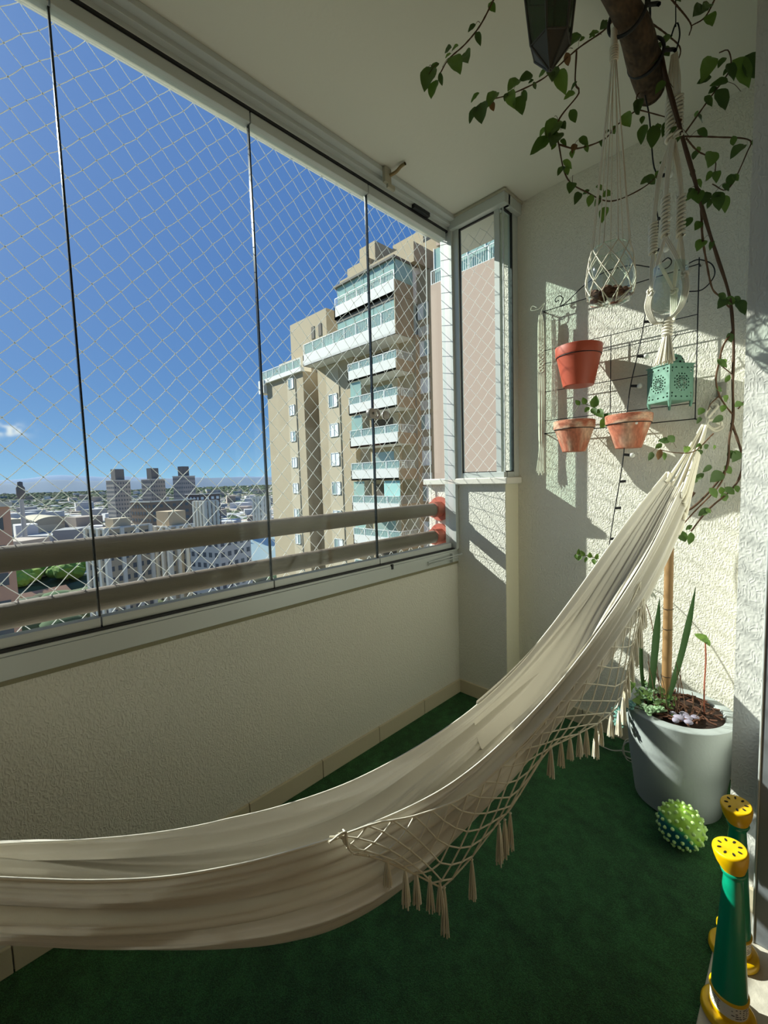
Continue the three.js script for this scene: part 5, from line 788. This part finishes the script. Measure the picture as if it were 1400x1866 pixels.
  const gable = new THREE.ExtrudeGeometry(new THREE.Shape([new THREE.Vector2(-4.4, 0), new THREE.Vector2(4.4, 0), new THREE.Vector2(0, 2)]), { depth: 10.6, bevelEnabled: false }).translate(0, 3.4, -5.3), body = new THREE.BoxGeometry(8, 3.4, 10).translate(0, 1.7, 0);
  const kinds = [0, 1, 2, 3].map((k) => { const g = new THREE.Group(); const w = new THREE.Mesh(body, houseWall[k]), r = new THREE.Mesh(gable, houseRoof[k]); w.name = 'wall'; r.name = 'roof'; g.add(w, r); return g; });
  let placed = 0; const taken = [];
  for (let i = 0; i < 900 && placed < 110; i++) {
    const az = mix(-4, 62, rnd()) * Math.PI / 180, r = 75 + 300 * Math.pow(rnd(), 1.2), x = -r * Math.cos(az), z = -r * Math.sin(az);
    if ((Math.abs(x + 130) < 26 && Math.abs(z + 42) < 26) || (Math.hypot(x + 178, z + 88) < 44) || (Math.hypot(x + 235, z + 22) < 36) || (x > -52 && z < -20) || (Math.hypot(x + 212, z + 24) < 28) || taken.some(([a, b]) => Math.hypot(x - a, z - b) < 15)) continue;
    taken.push([x, z]);
    const h = kinds[placed % 4].clone(); h.name = numbered('house'); h.position.set(x, GY, z); h.rotation.y = rnd() * 3; h.scale.setScalar(0.8 + 0.5 * rnd()); scene.add(h);
    tag(h, ['small white house with terracotta roof in the streets far below', 'small sand coloured house with brown roof in the streets far below', 'small white house with pale brown roof in the streets far below', 'small beige house with grey roof in the streets far below'][placed % 4], 'house', ['terracotta roofed houses far below', 'brown roofed houses far below', 'pale roofed houses far below', 'grey roofed houses far below'][placed % 4]); placed++;
  }
  // trees: a clump of big street trees nearby, and treetops beyond counting in the distance
  const crown = (() => { const l = []; for (let k = 0; k < 26; k++) { const a = rnd() * 6.283, r = 3.0 * Math.sqrt(rnd()), s = 1.2 + 1.1 * rnd(); const g = new THREE.IcosahedronGeometry(s, 2), p = g.attributes.position; for (let i = 0; i < p.count; i++) { const m = 1 + 0.35 * (noise(p.getX(i) * 3 + k * 5, p.getY(i) * 3 + p.getZ(i) * 2, 97) - 0.5); p.setXYZ(i, p.getX(i) * m, p.getY(i) * m * 0.8, p.getZ(i) * m); } g.computeVertexNormals(); l.push(g.translate(r * Math.cos(a), 5.5 + 1.4 * rnd() + 1.2 * (1 - r / 3), r * Math.sin(a))); } return merged(l); })();
  const trunk = lathe([[0.35, 0], [0.22, 5.4]], 8), greens = [std('#7d9a3a', 0.95), std('#8fa843', 0.95), std('#6b8a35', 0.95)];
  const spots = [[-200, -6], [-215, -9], [-204, -19], [-219, -23], [-188, -12], [-232, -14], [-206, -34], [-221, -38], [-190, -26], [-236, -29], [-192, -41]];
  spots.forEach(([x, z], i) => {
    const t = base('street_tree', 'broad leafy tree in the green clump behind the lower rail', 'tree', [x, GY, z], 'broad trees in the clump below'); t.scale.setScalar(1.3 + 0.25 * hash(i, 3)); t.rotation.y = i;
    mesh('crown', crown, greens[i % 3], t); mesh('trunk', trunk, M.vine, t);
  });
  const far = new THREE.InstancedMesh(new THREE.IcosahedronGeometry(1, 1), std('#ffffff', 1), 16000), mt = new THREE.Matrix4(), col = new THREE.Color();
  for (let i = 0; i < 16000; i++) { const az = mix(-8, 66, rnd()) * Math.PI / 180, r = 140 * Math.pow(28, Math.pow(rnd(), 0.8)), s = 1.6 + 2.4 * rnd() + r * 0.0012; mt.makeScale(s * 1.5, s, s * 1.5).setPosition(-r * Math.cos(az), GY + s * 0.7, -r * Math.sin(az)); far.setMatrixAt(i, mt); far.setColorAt(i, col.setRGB(0.055 + 0.04 * rnd(), 0.085 + 0.04 * rnd(), 0.045)); }
  far.name = 'distant_treetops'; stuff(tag(far, 'dark green treetops spread across the distant city', 'trees')); scene.add(far);
  const roofs = new THREE.InstancedMesh(new THREE.BoxGeometry(1, 1, 1), std('#ffffff', 0.9), 11000);
  for (let i = 0; i < 11000; i++) { const az = mix(-8, 66, rnd()) * Math.PI / 180, r = 200 * Math.pow(22, Math.pow(rnd(), 0.9)), tall = rnd() > 0.97 ? 3.2 : 1; mt.makeRotationY(rnd() * 3).scale(V(10 + 14 * rnd(), (5 + 5 * rnd()) * tall, 9 + 12 * rnd())).setPosition(-r * Math.cos(az), GY + 2, -r * Math.sin(az)); roofs.setMatrixAt(i, mt); const k = 0.3 + 0.4 * rnd(), warm = rnd() > 0.6 ? 0.8 : 0.97; roofs.setColorAt(i, col.setRGB(k, k * warm, k * warm * warm)); }
  roofs.name = 'distant_rooftops'; stuff(tag(roofs, 'crowd of pale roofs and low blocks across the distant city', 'rooftops')); scene.add(roofs);
  { // wooded hill ranges on the horizon, blue of distant haze put into their colour
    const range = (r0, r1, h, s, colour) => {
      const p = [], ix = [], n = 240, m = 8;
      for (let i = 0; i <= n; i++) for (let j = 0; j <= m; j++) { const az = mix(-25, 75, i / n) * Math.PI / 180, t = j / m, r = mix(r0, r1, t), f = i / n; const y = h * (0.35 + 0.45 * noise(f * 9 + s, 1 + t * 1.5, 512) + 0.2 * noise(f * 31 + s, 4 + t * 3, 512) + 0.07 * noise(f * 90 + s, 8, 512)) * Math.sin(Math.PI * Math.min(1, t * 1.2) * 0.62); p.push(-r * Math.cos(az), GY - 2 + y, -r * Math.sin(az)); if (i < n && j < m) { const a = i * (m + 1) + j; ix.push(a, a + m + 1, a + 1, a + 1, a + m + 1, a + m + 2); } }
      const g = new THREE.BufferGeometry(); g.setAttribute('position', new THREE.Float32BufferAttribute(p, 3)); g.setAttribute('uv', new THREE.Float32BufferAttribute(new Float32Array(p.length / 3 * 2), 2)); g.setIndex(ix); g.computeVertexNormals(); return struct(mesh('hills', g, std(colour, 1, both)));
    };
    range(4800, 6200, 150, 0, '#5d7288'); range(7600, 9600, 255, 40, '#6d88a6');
  }
}


renderer.render(scene, camera);
